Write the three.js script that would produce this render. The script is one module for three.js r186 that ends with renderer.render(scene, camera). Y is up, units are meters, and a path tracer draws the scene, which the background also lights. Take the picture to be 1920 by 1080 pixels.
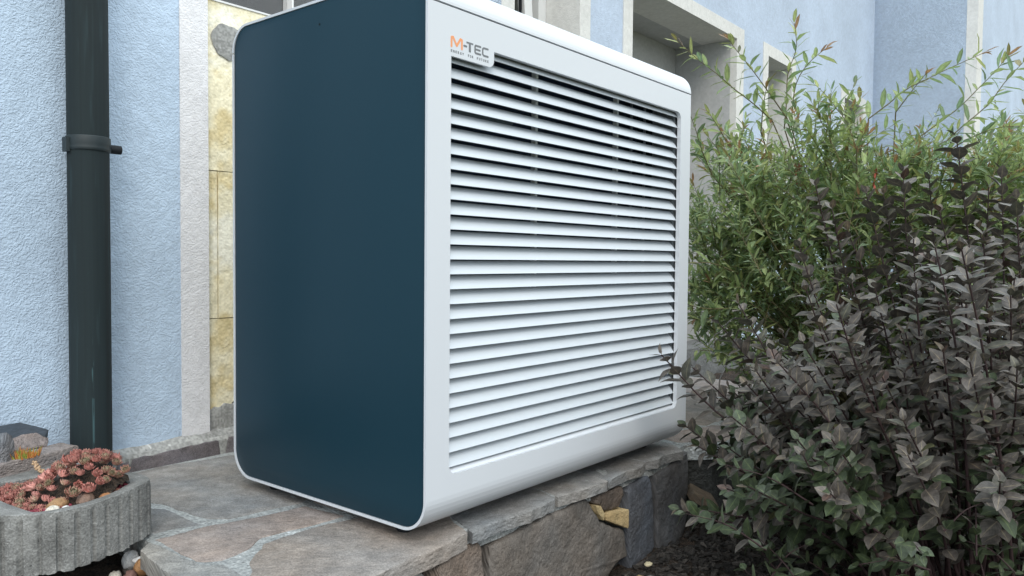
import * as THREE from 'three';
import { mergeGeometries, toCreasedNormals, mergeVertices } from 'three/addons/utils/BufferGeometryUtils.js';
import { FontLoader } from 'three/addons/loaders/FontLoader.js';
import { TextGeometry } from 'three/addons/geometries/TextGeometry.js';

// ---------------------------------------------------------------- camera, sky, sun, exposure
const scene = new THREE.Scene();
const camera = new THREE.PerspectiveCamera(40.43, 16 / 9, 0.05, 900);
{
  const R = new THREE.Vector3(0.63295, 0.00862, 0.77415), U = new THREE.Vector3(0.02255, 0.99931, -0.02957), F = new THREE.Vector3(0.77386, -0.03618, -0.63232);
  const m = new THREE.Matrix4().makeBasis(R, U, F.clone().negate());
  camera.quaternion.setFromRotationMatrix(m);
  camera.position.set(-1.107, 0.59485, 1.12637);
}
scene.add(camera);
const renderer = new THREE.WebGLRenderer({ antialias: true });
renderer.toneMapping = THREE.LinearToneMapping;
renderer.toneMappingExposure = 1.95;
renderer.shadowMap.enabled = true;

const SUN = new THREE.Vector3(-0.75, 0.9, 0.75).normalize();
{
  const w = 256, h = 128, d = new Float32Array(w * h * 4);
  for (let j = 0; j < h; j++) for (let i = 0; i < w; i++) {
    const el = ((j + 0.5) / h - 0.5) * Math.PI, az = ((i + 0.5) / w) * Math.PI * 2;
    const s = Math.max(0, Math.sin(el));
    const x = Math.cos(az) * Math.cos(el), z = Math.sin(az) * Math.cos(el);
    const cl = 0.5 + 0.5 * (Math.sin(x * 3.1 + z * 2.3 + 1) * Math.sin(z * 4.1 - x * 1.7 + s * 3) * 0.6 + Math.sin(x * 7 + s * 9) * Math.sin(z * 6 + 2) * 0.4);
    const k = el < 0 ? 0.3 : 0.62 + 0.72 * s, mixw = 0.55 + 0.45 * cl * (1 - 0.35 * s);
    const o = (j * w + i) * 4;
    d[o] = k * (0.66 * (1 - mixw) + 1.03 * mixw);
    d[o + 1] = k * (0.83 * (1 - mixw) + 1.09 * mixw);
    d[o + 2] = k * (1.0 * (1 - mixw) + 1.10 * mixw);
    d[o + 3] = 1;
  }
  const t = new THREE.DataTexture(d, w, h, THREE.RGBAFormat, THREE.FloatType);
  t.mapping = THREE.EquirectangularReflectionMapping; t.magFilter = THREE.LinearFilter; t.minFilter = THREE.LinearFilter; t.wrapS = THREE.RepeatWrapping; t.needsUpdate = true;
  scene.background = t; scene.environment = t; scene.backgroundIntensity = 1; scene.environmentIntensity = 1;
}
const sun = new THREE.DirectionalLight(0xfff4e4, 0.6);
sun.position.copy(SUN).multiplyScalar(12).add(new THREE.Vector3(0.6, 0, 0)); sun.target.position.set(0.6, 0.4, -0.3);
sun.castShadow = true; sun.shadow.radius = 40; sun.shadow.mapSize.set(2048, 2048);
Object.assign(sun.shadow.camera, { left: -5, right: 8, top: 6, bottom: -5, near: 0.5, far: 40 });
scene.add(sun, sun.target);

// ---------------------------------------------------------------- helpers
let seed = 7;
const rnd = () => { seed = (seed * 1664525 + 1013904223) >>> 0; return seed / 4294967296; };
const rr = (a, b) => a + (b - a) * rnd();
const clamp = (x, a = 0, b = 1) => Math.min(b, Math.max(a, x));
const sstep = (a, b, x) => { const t = clamp((x - a) / (b - a)); return t * t * (3 - 2 * t); };
const mix = (a, b, t) => a + (b - a) * t;
const V = (x, y, z) => new THREE.Vector3(x, y, z);
const hash = (x, y, s) => { let n = (Math.imul(x, 374761393) + Math.imul(y, 668265263) + Math.imul(s, 2147483647 - 97)) | 0; n = Math.imul(n ^ (n >>> 13), 1274126177); return ((n ^ (n >>> 16)) >>> 0) / 4294967296; };
function vnoise(x, y, per, s) {           // tileable value noise, period per
  const xi = Math.floor(x), yi = Math.floor(y), fx = x - xi, fy = y - yi, u = fx * fx * (3 - 2 * fx), v = fy * fy * (3 - 2 * fy);
  const m = (a) => ((a % per) + per) % per, x0 = m(xi), x1 = m(xi + 1), y0 = m(yi), y1 = m(yi + 1);
  return mix(mix(hash(x0, y0, s), hash(x1, y0, s), u), mix(hash(x0, y1, s), hash(x1, y1, s), u), v);
}
function fbm(u, v, f, oct, s) { let a = 0, k = 0.5, t = 0; for (let i = 0; i < oct; i++) { a += k * vnoise(u * f, v * f, f, s + i); t += k; k *= 0.55; f *= 2; } return a / t; }
const noise3 = (x, y, z, s = 1) => mix(vnoise(x + z * 3.7, y, 4096, s), vnoise(x, y + z * 2.9 + 31, 4096, s + 5), 0.5);
function tex(n, fn, srgb = true, w = n) {  // fn(u, v) -> [r, g, b] 0..1
  const d = new Uint8Array(w * n * 4);
  for (let j = 0; j < n; j++) for (let i = 0; i < w; i++) { const c = fn((i + 0.5) / w, (j + 0.5) / n), o = (j * w + i) * 4; d[o] = clamp(c[0]) * 255; d[o + 1] = clamp(c[1]) * 255; d[o + 2] = clamp(c[2]) * 255; d[o + 3] = 255; }
  const t = new THREE.DataTexture(d, w, n, THREE.RGBAFormat, THREE.UnsignedByteType);
  t.wrapS = t.wrapT = THREE.RepeatWrapping; t.magFilter = THREE.LinearFilter; t.minFilter = THREE.LinearMipmapLinearFilter; t.generateMipmaps = true; t.anisotropy = 8;
  if (srgb) t.colorSpace = THREE.SRGBColorSpace; t.needsUpdate = true; return t;
}
const scaled = (t, sx, sy = sx) => { const c = t.clone(); c.repeat.set(sx, sy); c.needsUpdate = true; return c; };
const std = (o) => new THREE.MeshStandardMaterial(o);
const names = new Map();
const numbered = (n) => { const k = names.get(n) || 0; names.set(n, k + 1); return k ? `${n}_${String(k).padStart(3, '0')}` : n; };
function tag(o, label, category, group) { o.userData.label = label; o.userData.category = category; if (group) o.userData.group = group; return o; }
function thing(name, label, category, pos = [0, 0, 0], group) { const g = new THREE.Group(); g.name = numbered(name); g.position.set(...pos); scene.add(g); return tag(g, label, category, group); }
function part(name, geo, mat, parent) { const m = new THREE.Mesh(geo, mat); m.name = name; m.castShadow = m.receiveShadow = true; parent.add(m); return m; }
function struct(name, geo, mat) { const m = new THREE.Mesh(geo, mat); m.name = name; m.userData.kind = 'structure'; m.castShadow = m.receiveShadow = true; scene.add(m); return m; }
function boxUV(x0, x1, y0, y1, z0, z1) {   // box with uv in metres
  const g = new THREE.BoxGeometry(x1 - x0, y1 - y0, z1 - z0).toNonIndexed(); g.translate((x0 + x1) / 2, (y0 + y1) / 2, (z0 + z1) / 2);
  const p = g.attributes.position, n = g.attributes.normal, uv = g.attributes.uv;
  for (let i = 0; i < p.count; i++) { const ax = Math.abs(n.getX(i)), ay = Math.abs(n.getY(i)); uv.setXY(i, ax > 0.5 ? p.getZ(i) : p.getX(i), ay > 0.5 ? p.getZ(i) : p.getY(i)); }
  return g;
}
const box = (x0, x1, y0, y1, z0, z1) => boxUV(Math.min(x0, x1), Math.max(x0, x1), Math.min(y0, y1), Math.max(y0, y1), Math.min(z0, z1), Math.max(z0, z1));
const clean = (g) => { const o = g.index ? g.toNonIndexed() : g; for (const k of Object.keys(o.attributes)) if (!['position', 'normal', 'uv'].includes(k)) o.deleteAttribute(k); return o; };
const merge = (l) => mergeGeometries(l.map(clean));
function tubeAlong(pts, r0, r1, seg = 8, rad = 5) {
  const c = new THREE.CatmullRomCurve3(pts), g = new THREE.TubeGeometry(c, seg, 1, rad), p = g.attributes.position, q = V(0, 0, 0);
  for (let i = 0; i <= seg; i++) { c.getPointAt(i / seg, q); const r = mix(r0, r1, i / seg); for (let j = 0; j <= rad; j++) { const k = i * (rad + 1) + j; p.setXYZ(k, q.x + (p.getX(k) - q.x) * r, q.y + (p.getY(k) - q.y) * r, q.z + (p.getZ(k) - q.z) * r); } }
  return g;
}
// resample a closed outline to n points with a little unevenness
function resample(pts, n, rough, s) {
  const L = []; let tot = 0;
  for (let i = 0; i < pts.length; i++) { const a = pts[i], b = pts[(i + 1) % pts.length], l = Math.hypot(b[0] - a[0], b[1] - a[1]); L.push([tot, l, a, b]); tot += l; }
  const out = [];
  for (let k = 0; k < n; k++) {
    const t = (k / n) * tot; let e = L[0]; for (const q of L) if (q[0] <= t) e = q;
    const f = (t - e[0]) / (e[1] || 1), x = mix(e[2][0], e[3][0], f), y = mix(e[2][1], e[3][1], f);
    out.push([x + rough * (noise3(x * 38, y * 38, s, 3) - 0.5) * 2 + rough * 0.6 * (noise3(x * 120, y * 120, s, 9) - 0.5), y + rough * (noise3(x * 38 + 50, y * 38, s, 4) - 0.5) * 2 + rough * 0.6 * (noise3(x * 120, y * 120 + 9, s, 8) - 0.5)]);
  }
  return out;
}
// a split stone: outline in a plane (a, b), height along the third axis; to(a, b, h) places it
function stoneSlab(pts, thick, to, { n = 60, rough = 0.004, edge = 0.004, relief = 0.004, tilt = [0, 0], s = 1, inset = 0.012, top = 0 } = {}) {
  let area = 0; for (let i = 0; i < pts.length; i++) { const a = pts[i], b = pts[(i + 1) % pts.length]; area += a[0] * b[1] - b[0] * a[1]; }
  const P = resample(area > 0 ? pts : pts.slice().reverse(), n, rough, s);
  let cx = 0, cy = 0; for (const p of P) { cx += p[0] / n; cy += p[1] / n; }
  const size = Math.max(...P.map((p) => Math.hypot(p[0] - cx, p[1] - cy)));
  const f1 = 1 - inset / size, rings = [[1, -thick], [1, -thick * 0.5], [1, -edge], [1 - (1 - f1) * 0.35, -edge * 0.25], [f1, 0], [0.82, 0], [0.64, 0], [0.46, 0], [0.28, 0], [0.12, 0]];
  const pos = [], uv = [], idx = [];
  rings.forEach(([k, h], r) => P.forEach(([x, y]) => {
    const j = r < 3 ? (noise3(x * 60, y * 60, r + s, 7) - 0.5) * rough * 1.2 : 0, a = cx + (x - cx) * (k + j / size), b = cy + (y - cy) * (k + j / size);
    const hh = h + top + (r >= 2 ? (noise3(a * 14, b * 14, s, 21) - 0.5) * relief + (noise3(a * 45, b * 45, s, 22) - 0.5) * relief * 0.5 : 0) + (r >= 2 ? tilt[0] * (a - cx) + tilt[1] * (b - cy) : 0);
    pos.push(a, b, hh); uv.push(a + s * 0.37, b + s * 0.23 + (r < 3 ? h * 2 : 0));
  }));
  pos.push(cx, cy, top); uv.push(cx + s * 0.37, cy + s * 0.23);
  for (let r = 0; r + 1 < rings.length; r++) for (let i = 0; i < n; i++) { const a = r * n + i, b = r * n + (i + 1) % n; idx.push(a, b, a + n, b, b + n, a + n); }
  for (let i = 0; i < n; i++) idx.push((rings.length - 1) * n + i, (rings.length - 1) * n + (i + 1) % n, rings.length * n);
  const v3 = []; for (let i = 0; i < pos.length; i += 3) v3.push(...to(pos[i], pos[i + 1], pos[i + 2]));
  const g = new THREE.BufferGeometry(); g.setAttribute('position', new THREE.Float32BufferAttribute(v3, 3)); g.setAttribute('uv', new THREE.Float32BufferAttribute(uv, 2));
  const e1 = V(...to(1, 0, 0)).sub(V(...to(0, 0, 0))), e2 = V(...to(0, 1, 0)).sub(V(...to(0, 0, 0))), e3 = V(...to(0, 0, 1)).sub(V(...to(0, 0, 0)));
  if (e1.cross(e2).dot(e3) < 0) for (let i = 0; i < idx.length; i += 3) { const t = idx[i]; idx[i] = idx[i + 1]; idx[i + 1] = t; }
  g.setIndex(idx); return toCreasedNormals(g, 0.75);
}
const onGround = (a, b, h) => [a, h, b];
const onWall = (z) => (a, b, h) => [a, b, z + h];
function pebble(rx, ry, rz, s, det = 3) {
  let g = new THREE.IcosahedronGeometry(1, det); g.deleteAttribute('uv'); g.deleteAttribute('normal'); g = mergeVertices(g, 1e-4);
  const p = g.attributes.position, uv = [];
  for (let i = 0; i < p.count; i++) {
    const x = p.getX(i), y = p.getY(i), z = p.getZ(i), k = 1 + (noise3(x * 1.6 + s * 9, y * 1.6 + s, z * 1.6 + 4, s) - 0.5) * 0.55 + (noise3(x * 5 + s, y * 5, z * 5 + 9, s + 3) - 0.5) * 0.14;
    p.setXYZ(i, x * k * rx, y * k * ry, z * k * rz); uv.push(x * rx * 1.3 + z * rz * 0.4 + s, y * ry * 1.3 + z * rz + s);
  }
  g.setAttribute('uv', new THREE.Float32BufferAttribute(uv, 2)); g.computeVertexNormals(); return g;
}

// ---------------------------------------------------------------- textures
// rough render: short wormy ridges
const stuccoH = (u, v) => {
  const wx = fbm(u, v, 28, 2, 61) - 0.5, wy = fbm(u, v, 28, 2, 71) - 0.5;
  const a = vnoise((u + wx * 0.03) * 190, (v + wy * 0.03) * 235, 1 << 20, 11), b = fbm(u + 0, v, 150, 2, 17);
  return a * 0.45 + b * 0.55;
};
const tileStucco = (u, v) => {  // blend edges so that it tiles
  const b = 0.08, e = (x) => clamp(x / b); const f = e(u), g = e(v);
  return mix(mix(stuccoH(u + 1, v + 1), stuccoH(u, v + 1), f), mix(stuccoH(u + 1, v), stuccoH(u, v), f), g);
};
const T = {};
{
  const n = 1024, H = new Float32Array(n * n);
  for (let j = 0; j < n; j++) for (let i = 0; i < n; i++) H[j * n + i] = tileStucco((i + 0.5) / n, (j + 0.5) / n);
  T.stuccoBump = tex(n, (u, v) => { const h = H[Math.floor(v * n) * n + Math.floor(u * n)], k = sstep(0.3, 0.7, h); return [k, k, k]; }, false);
  T.stuccoTint = tex(512, (u, v) => { const k = 0.93 + 0.1 * (fbm(u, v, 5, 4, 31) - 0.5) + 0.08 * (fbm(u, v, 90, 2, 35) - 0.5); return [k, k, k]; });
  T.stoneTint = tex(1024, (u, v) => {
    const big = fbm(u, v, 4, 4, 41) - 0.5, mid = fbm(u, v, 24, 3, 43) - 0.5, fine = vnoise(u * 300, v * 300, 300, 47) - 0.5, fl = vnoise(u * 190, v * 190, 190, 49), warm = fbm(u + 0.3, v, 6, 3, 45) - 0.5;
    let k = 0.8 + big * 0.2 + mid * 0.22 + fine * 0.2; if (fl > 0.93) k += (fl - 0.93) * 4.5; if (fl < 0.05) k -= 0.12;
    return [k * (1 + warm * 0.07), k, k * (1 - warm * 0.07)];
  });
  T.stoneBump = tex(1024, (u, v) => { const k = fbm(u, v, 10, 3, 41) * 0.45 + fbm(u, v, 60, 3, 53) * 0.55; return [k, k, k]; }, false);
  T.concTint = tex(512, (u, v) => {
    const st = fbm(u, v, 6, 4, 81) - 0.5, fine = vnoise(u * 170, v * 170, 170, 83), p = vnoise(u * 60, v * 60, 60, 87);
    let k = 0.74 + st * 0.3 + (fine - 0.5) * 0.22; if (p > 0.93) k += 0.16; if (p < 0.05) k -= 0.2; return [k, k, k * 0.985];
  });
  T.concBump = tex(512, (u, v) => { const k = fbm(u, v, 40, 3, 91) * 0.7 + fbm(u, v, 128, 2, 93) * 0.3; return [k, k, k]; }, false);
  T.foamTint = tex(512, (u, v) => {
    const w = sstep(0.5, 0.66, fbm(u, v, 3, 4, 101)), d = sstep(0.55, 0.72, fbm(u, v, 5, 4, 107)), g = (vnoise(u * 120, v * 120, 120, 103) - 0.5) * 0.16 + (fbm(u, v, 30, 2, 104) - 0.5) * 0.16;
    return [mix(mix(0.92, 0.95, w), 0.82, d * 0.7) + g * 0.65, mix(mix(0.885, 0.935, w), 0.74, d * 0.7) + g * 0.65, mix(mix(0.77, 0.87, w), 0.54, d * 0.7) + g * 0.65];
  });
  T.soilTint = tex(512, (u, v) => { const k = 0.55 + (fbm(u, v, 12, 4, 111) - 0.5) * 0.6 + (vnoise(u * 160, v * 160, 160, 113) - 0.5) * 0.5; return [k, k * 0.94, k * 0.88]; });
  // leaves: u across, v from stalk to tip; pale midrib and side veins
  T.leaf = tex(128, (u, v) => {
    const a = Math.abs(u - 0.5), side = Math.abs(((v - a * 0.9) * 7) % 1 - 0.5), m = 1 - sstep(0.012, 0.045, a), sv = (1 - sstep(0.03, 0.13, Math.abs(side - 0.5) )) * 0.10 * (1 - m);
    const k = 0.62 + (fbm(u, v, 6, 3, 121) - 0.5) * 0.36 + sv; return [mix(k, 1.0, m * 0.8), mix(k, 0.97, m * 0.8), mix(k, 0.86, m * 0.8)];
  }, true, 64);
  T.willow = tex(64, (u, v) => { const a = Math.abs(u - 0.5), m = 1 - sstep(0.03, 0.09, a), k = 0.8 + (fbm(u, v, 5, 2, 131) - 0.5) * 0.3; return [mix(k, 1, m * 0.6), mix(k, 1, m * 0.6), mix(k, 0.85, m * 0.6)]; }, true, 32);
  // dull painted pipe: scuffs, a run of old paint, dust
  T.pipe = tex(1024, (u, v) => {
    let k = 0.80 + (fbm(u, v, 6, 4, 141) - 0.5) * 0.2 + (vnoise(u * 70, v * 9, 1 << 20, 142) - 0.5) * 0.1 + 0.2 * sstep(0.62, 0.8, fbm(u, v, 24, 3, 144)) + (fbm(u, v, 3, 2, 146) - 0.5) * 0.08;
    const sp = vnoise(u * 120, v * 700, 1 << 20, 143); if (sp > 0.985) k += 0.25;
    const cu = 0.457 + (vnoise(v * 30, 3, 1 << 20, 145) - 0.5) * 0.012;
    const run = (1 - sstep(0.003, 0.012, Math.abs(u - cu))) * sstep(0.045, 0.055, v) * (1 - sstep(0.105, 0.125, v)) * sstep(0.5, 0.62, fbm(u + 0.1, v, 110, 2, 147) * 0.7 + 0.3 * (v > 0.055 && v < 0.085 ? 1 : 0.3)) * 0.8;
    const sm = (1 - sstep(0.004, 0.05, Math.abs(u - 0.52))) * sstep(0.185, 0.192, v) * (1 - sstep(0.205, 0.218, v)) * sstep(0.5, 0.75, fbm(u, v, 40, 3, 149)) * 0.45;
    k += sm * 0.5; return [mix(k, 1.9, run), mix(k, 1.95, run), mix(k, 1.9, run)].map((c) => c * 0.5);
  }, true, 512);
  T.bark = tex(128, (u, v) => { const k = 0.7 + (fbm(u, v, 8, 3, 151) - 0.5) * 0.7; return [k, k, k]; });
}
const lin = (hex) => new THREE.Color(hex);
const stucco = (hex, depth = 0.0011) => std({ color: hex, map: scaled(T.stuccoTint, 0.7), bumpMap: scaled(T.stuccoBump, 1.55, 1.55), bumpScale: depth, roughness: 0.95 });
const stone = (hex, rep = 1.7, bump = 0.004, rough = 0.85) => std({ color: hex, map: scaled(T.stoneTint, rep), bumpMap: scaled(T.stoneBump, rep), bumpScale: bump, roughness: rough });
const M = {
  blue: stucco('#c6d9ee'), white: stucco('#eeedf0', 0.0008), blueFar: stucco('#c6d6ea', 0.004), smoothBlue: stucco('#c4d2e6', 0.0009), trim: stucco('#e6e5e2', 0.0006),
  porch: stucco('#c2c3c4', 0.0005),
  foam: std({ color: '#ffffff', map: scaled(T.foamTint, 1.6), bumpMap: scaled(T.concBump, 1.6), bumpScale: 0.0035, roughness: 0.95 }),
  mortar: std({ color: '#d0d0d0', map: scaled(T.concTint, 1.2), bumpMap: scaled(T.concBump, 1.4), bumpScale: 0.002, roughness: 0.95 }),
  joint: std({ color: '#8f9092', map: scaled(T.concTint, 2.4), bumpMap: scaled(T.concBump, 2), bumpScale: 0.006, roughness: 0.95 }),
  concrete: std({ color: '#a9a9a9', map: scaled(T.concTint, 3), bumpMap: scaled(T.concBump, 3), bumpScale: 0.0025, roughness: 0.92 }),
  casing: std({ color: '#cfd3d9', roughness: 0.42 }),
  slat: std({ color: '#c4cbd2', roughness: 0.5 }),
  navyPanel: new THREE.MeshPhysicalMaterial({ color: '#1a3643', roughness: 0.36, specularIntensity: 0.38 }),
  inside: std({ color: '#22334a', roughness: 0.7 }),
  greyPart: std({ color: '#8b9298', roughness: 0.6 }),
  rubber: std({ color: '#15191f', roughness: 0.8 }),
  pipe: std({ color: '#4a6870', map: T.pipe, roughness: 0.85 }),
  pipeDark: std({ color: '#222d31', roughness: 0.55 }),
  soil: std({ color: '#6a5e55', map: scaled(T.soilTint, 3), bumpMap: scaled(T.concBump, 3), bumpScale: 0.02, roughness: 1 }),
  frame: std({ color: '#dcdcdc', roughness: 0.4 }),
  glass: new THREE.MeshPhysicalMaterial({ color: '#ffffff', transmission: 1, thickness: 0, roughness: 0.02, ior: 1.5 }),
  dark: std({ color: '#55585a', roughness: 0.9 }),
};

// ---------------------------------------------------------------- ground
{
  const g = new THREE.PlaneGeometry(900, 900).rotateX(-Math.PI / 2); g.translate(0, -0.42, 0);
  const uv = g.attributes.uv; for (let i = 0; i < uv.count; i++) uv.setXY(i, uv.getX(i) * 300, uv.getY(i) * 300);
  struct('lawn', g, std({ color: '#8b9468', map: scaled(T.soilTint, 1), roughness: 1 }));
}
const bedY = (x, z) => {
  let h = mix(-0.06, -0.285, sstep(-0.4, 0.45, x + 0.2 * z));
  h = mix(h, -0.12, sstep(1.1, 1.75, x - z * 0.7) * (1 - sstep(0.35, 0.8, z)));
  return h;
};
const bedH = (x, z) => bedY(x, z) + (noise3(x * 9, z * 9, 1, 5) - 0.5) * 0.035 + (noise3(x * 34, z * 34, 2, 6) - 0.5) * 0.018;
{
  const g = new THREE.PlaneGeometry(5.6, 2.6, 186, 86).rotateX(-Math.PI / 2); g.translate(1.2, 0, 0.28);
  const p = g.attributes.position, uv = g.attributes.uv;
  for (let i = 0; i < p.count; i++) { p.setY(i, bedH(p.getX(i), p.getZ(i))); uv.setXY(i, p.getX(i), p.getZ(i)); }
  g.computeVertexNormals(); struct('garden_bed', g, M.soil);
}

// ---------------------------------------------------------------- house
const house = thing('house', 'pale blue rendered house with white trim, porch opening and small windows', 'house');
const ZW = -1.07;
{
  const W = (name, x0, x1, y0, y1, z0, z1, m) => part(name, box(x0, x1, y0, y1, z0, z1), m, house);
  W('rendered_wall', -5, 0.05, 0.055, 5.5, ZW - 0.25, ZW, M.blue);
  W('plaster_band', 0.05, 0.138, 0.052, 5.5, ZW - 0.25, ZW + 0.0025, M.white);
  W('rendered_wall', 1.0, 1.49, 0.05, 5.5, ZW - 0.25, ZW, M.blueFar);
  W('rendered_wall', 0.138, 1.0, 2.6, 5.5, ZW - 0.25, ZW, M.blue);
  W('plinth', -5, 8, -0.5, 0.05, ZW - 0.25, ZW - 0.004, M.joint);
  // insulation boards of the opened facade
  const F = (x0, x1, y0, y1, z) => W('insulation_board', x0, x1, y0, y1, ZW - 0.15, z, M.foam);
  F(0.1385, 0.62, 0.8585, 1.366, ZW - 0.014); F(0.1385, 0.1755, 0.4085, 0.856, ZW - 0.016); F(0.178, 0.62, 0.4085, 0.856, ZW - 0.0135);
  F(0.6225, 1.0, 0.63, 1.366, ZW - 0.014); F(0.6225, 1.0, 0.13, 0.627, ZW - 0.014);
  {
    const pts = [[0.1385, 0.406], [0.62, 0.406], [0.62, 0.14]]; for (let x = 0.6; x > 0.14; x -= 0.011) pts.push([x, 0.085 + 0.05 * noise3(x * 40, 2, 1, 4) + 0.03 * sstep(0.19, 0.23, x) * noise3(x * 120, 5, 1, 5)]);
    const s = new THREE.Shape(pts.map((p) => new THREE.Vector2(...p))), g = new THREE.ExtrudeGeometry(s, { depth: 0.13, bevelEnabled: false }); g.translate(0, 0, ZW - 0.145); part('insulation_board', g, M.foam, house);
  }
  W('masonry', 0.1385, 1.0, 0.05, 1.36, ZW - 0.25, ZW - 0.151, M.joint);
  W('window_sill', 0.145, 1.0, 1.3665, 1.372, ZW - 0.15, ZW - 0.01, M.frame);
  // grey filler smeared over the foam
  {
    const f = (name, pts, th, m, o = {}) => part(name, stoneSlab(pts, th, onWall(ZW - 0.0115), { n: 70, rough: 0.006, edge: 0.001, relief: 0.003, inset: 0.01, ...o }), m, house);
    const grey = std({ color: '#c2c2c2', map: scaled(T.concTint, 1.2), roughness: 0.8 });
    f('filler_patch', [[0.158, 1.236], [0.157, 1.262], [0.166, 1.283], [0.195, 1.302], [0.225, 1.302], [0.262, 1.296], [0.31, 1.27], [0.3, 1.2], [0.21, 1.196], [0.175, 1.214]], 0.004, grey, { top: 0.003 });
    f('mortar_patch', [[0.1385, 0.05], [0.1385, 0.12], [0.16, 0.138], [0.178, 0.132], [0.195, 0.145], [0.215, 0.14], [0.27, 0.14], [0.33, 0.13], [0.33, 0.05]], 0.02, M.mortar, { rough: 0.004, top: 0.001 });
  }
  // window above the opened facade
  const win = part('window', box(0.15, 1.0, 1.374, 1.382, ZW - 0.12, ZW - 0.06), M.frame, house);
  const wf = (x0, x1, y0, y1) => part('frame', box(x0, x1, y0, y1, ZW - 0.11, ZW - 0.06), M.frame, win);
  wf(0.1385, 0.149, 1.3745, 2.59); wf(0.476, 0.483, 1.384, 2.5); wf(0.95, 0.999, 1.384, 2.5); wf(0.1495, 0.9495, 2.51, 2.59);
  part('pane', box(0.151, 0.474, 1.384, 2.5, ZW - 0.09, ZW - 0.086), M.glass, win); part('pane', box(0.485, 0.949, 1.384, 2.5, ZW - 0.09, ZW - 0.086), M.glass, win);
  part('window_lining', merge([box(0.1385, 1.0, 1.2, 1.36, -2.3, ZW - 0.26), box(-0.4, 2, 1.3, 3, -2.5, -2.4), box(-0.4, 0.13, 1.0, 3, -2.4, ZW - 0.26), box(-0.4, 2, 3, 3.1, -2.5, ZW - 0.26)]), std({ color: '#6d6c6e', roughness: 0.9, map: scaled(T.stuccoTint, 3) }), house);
  const beamM = std({ color: '#8d5a43', map: scaled(T.bark, 2), roughness: 0.8 });
  const bm = box(-0.045, 0.045, -1.1, 1.1, -0.06, 0.06); bm.rotateZ(-0.95); bm.translate(0.75, 1.86, -1.75); part('roof_beam', bm, beamM, house);
  // right of the unit: window, pier, porch, small windows
  W('window_trim', 1.49, 1.575, 0.9, 3.2, ZW - 0.25, ZW + 0.006, M.trim); W('window_trim', 2.078, 2.171, 0.9, 3.2, ZW - 0.2, ZW + 0.006, M.trim);
  W('rendered_wall', 1.575, 2.078, 0.05, 0.9, ZW - 0.25, ZW, M.blueFar); W('rendered_wall', 1.49, 2.171, 3.2, 5.5, ZW - 0.25, ZW, M.blueFar);
  W('window_reveal', 2.078, 2.171, 0.9, 3.2, ZW - 0.45, ZW - 0.2, M.porch);
  W('window_reveal', 1.49, 1.575, 0.9, 3.2, ZW - 0.45, ZW - 0.25, M.porch);
  const w2 = part('window', box(1.578, 1.64, 0.9, 3.2, ZW - 0.26, ZW - 0.2), M.frame, house);
  part('frame', box(2.015, 2.076, 0.9, 3.2, ZW - 0.26, ZW - 0.2), M.frame, w2);
  const sash = box(-0.03, 0.03, -1.1, 1.1, -0.02, 0.02); sash.rotateX(-0.05); sash.rotateZ(0.035); sash.translate(1.895, 1.95, ZW - 0.2); part('sash', sash, M.frame, w2);
  part('handle', box(1.845, 1.853, 1.4, 3.0, ZW - 0.19, ZW - 0.175), M.rubber, w2);
  part('pane', box(1.65, 2.01, 0.92, 3.18, ZW - 0.25, ZW - 0.246), std({ color: '#4f5654', roughness: 0.2 }), w2);
  W('rendered_wall', 2.171, 2.485, 0.05, 5.5, ZW - 0.25, ZW, M.smoothBlue);
  W('porch_trim', 2.485, 2.578, 0.05, 2.085, ZW - 0.25, ZW + 0.006, M.trim); W('porch_trim', 3.933, 4.05, 0.05, 2.085, ZW - 0.04, ZW + 0.006, M.trim); W('porch_wall', 3.9328, 4.05, 0, 2.085, ZW - 0.25, ZW - 0.0405, M.porch); W('porch_trim', 2.485, 4.05, 2.085, 2.168, ZW - 0.25, ZW + 0.006, M.trim);
  W('rendered_wall', 2.485, 4.05, 2.168, 5.5, ZW - 0.25, ZW, M.smoothBlue);
  W('porch_ceiling', 2.4, 4.1, 2.0852, 2.16, -1.6, ZW - 0.2505, M.porch); W('porch_wall', 2.4, 4.1, 0, 2.085, -1.7, -1.52, M.porch); W('porch_wall', 3.9328, 4.05, 0, 2.085, -1.519, ZW - 0.2505, M.porch); W('porch_wall', 2.485, 2.578, 0, 2.085, -1.519, ZW - 0.2505, M.porch);
  W('porch_floor', 2.579, 3.93, -0.1, -0.002, -1.519, ZW - 0.2505, M.joint);
  W('rendered_wall', 4.05, 4.394, 0.05, 5.5, ZW - 0.25, ZW, M.smoothBlue); W('rendered_wall', 4.394, 5.05, 2.168, 5.5, ZW - 0.25, ZW, M.smoothBlue); W('rendered_wall', 4.394, 5.05, 0.05, 1.1, ZW - 0.25, ZW, M.smoothBlue);
  W('window_trim', 4.394, 4.488, 1.1, 2.168, ZW - 0.25, ZW + 0.006, M.trim); W('window_trim', 4.965, 5.05, 1.1, 2.168, ZW - 0.25, ZW + 0.006, M.trim); W('window_trim', 4.488, 4.965, 2.085, 2.168, ZW - 0.25, ZW + 0.006, M.trim);
  const w3 = part('window', box(4.4, 5.0, 1.1, 2.2, ZW - 0.36, ZW - 0.3), M.frame, house); part('pane', box(4.55, 4.9, 1.16, 2.04, ZW - 0.299, ZW - 0.296), std({ color: '#4a5052', roughness: 0.15 }), w3);
  W('rendered_wall', 5.05, 6.205, 0.05, 5.5, ZW - 0.25, ZW, M.smoothBlue); W('rendered_wall', 6.205, 6.98, 2.168, 5.5, ZW - 0.25, ZW, M.smoothBlue); W('rendered_wall', 6.205, 6.98, 0.05, 1.1, ZW - 0.25, ZW, M.smoothBlue);
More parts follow.
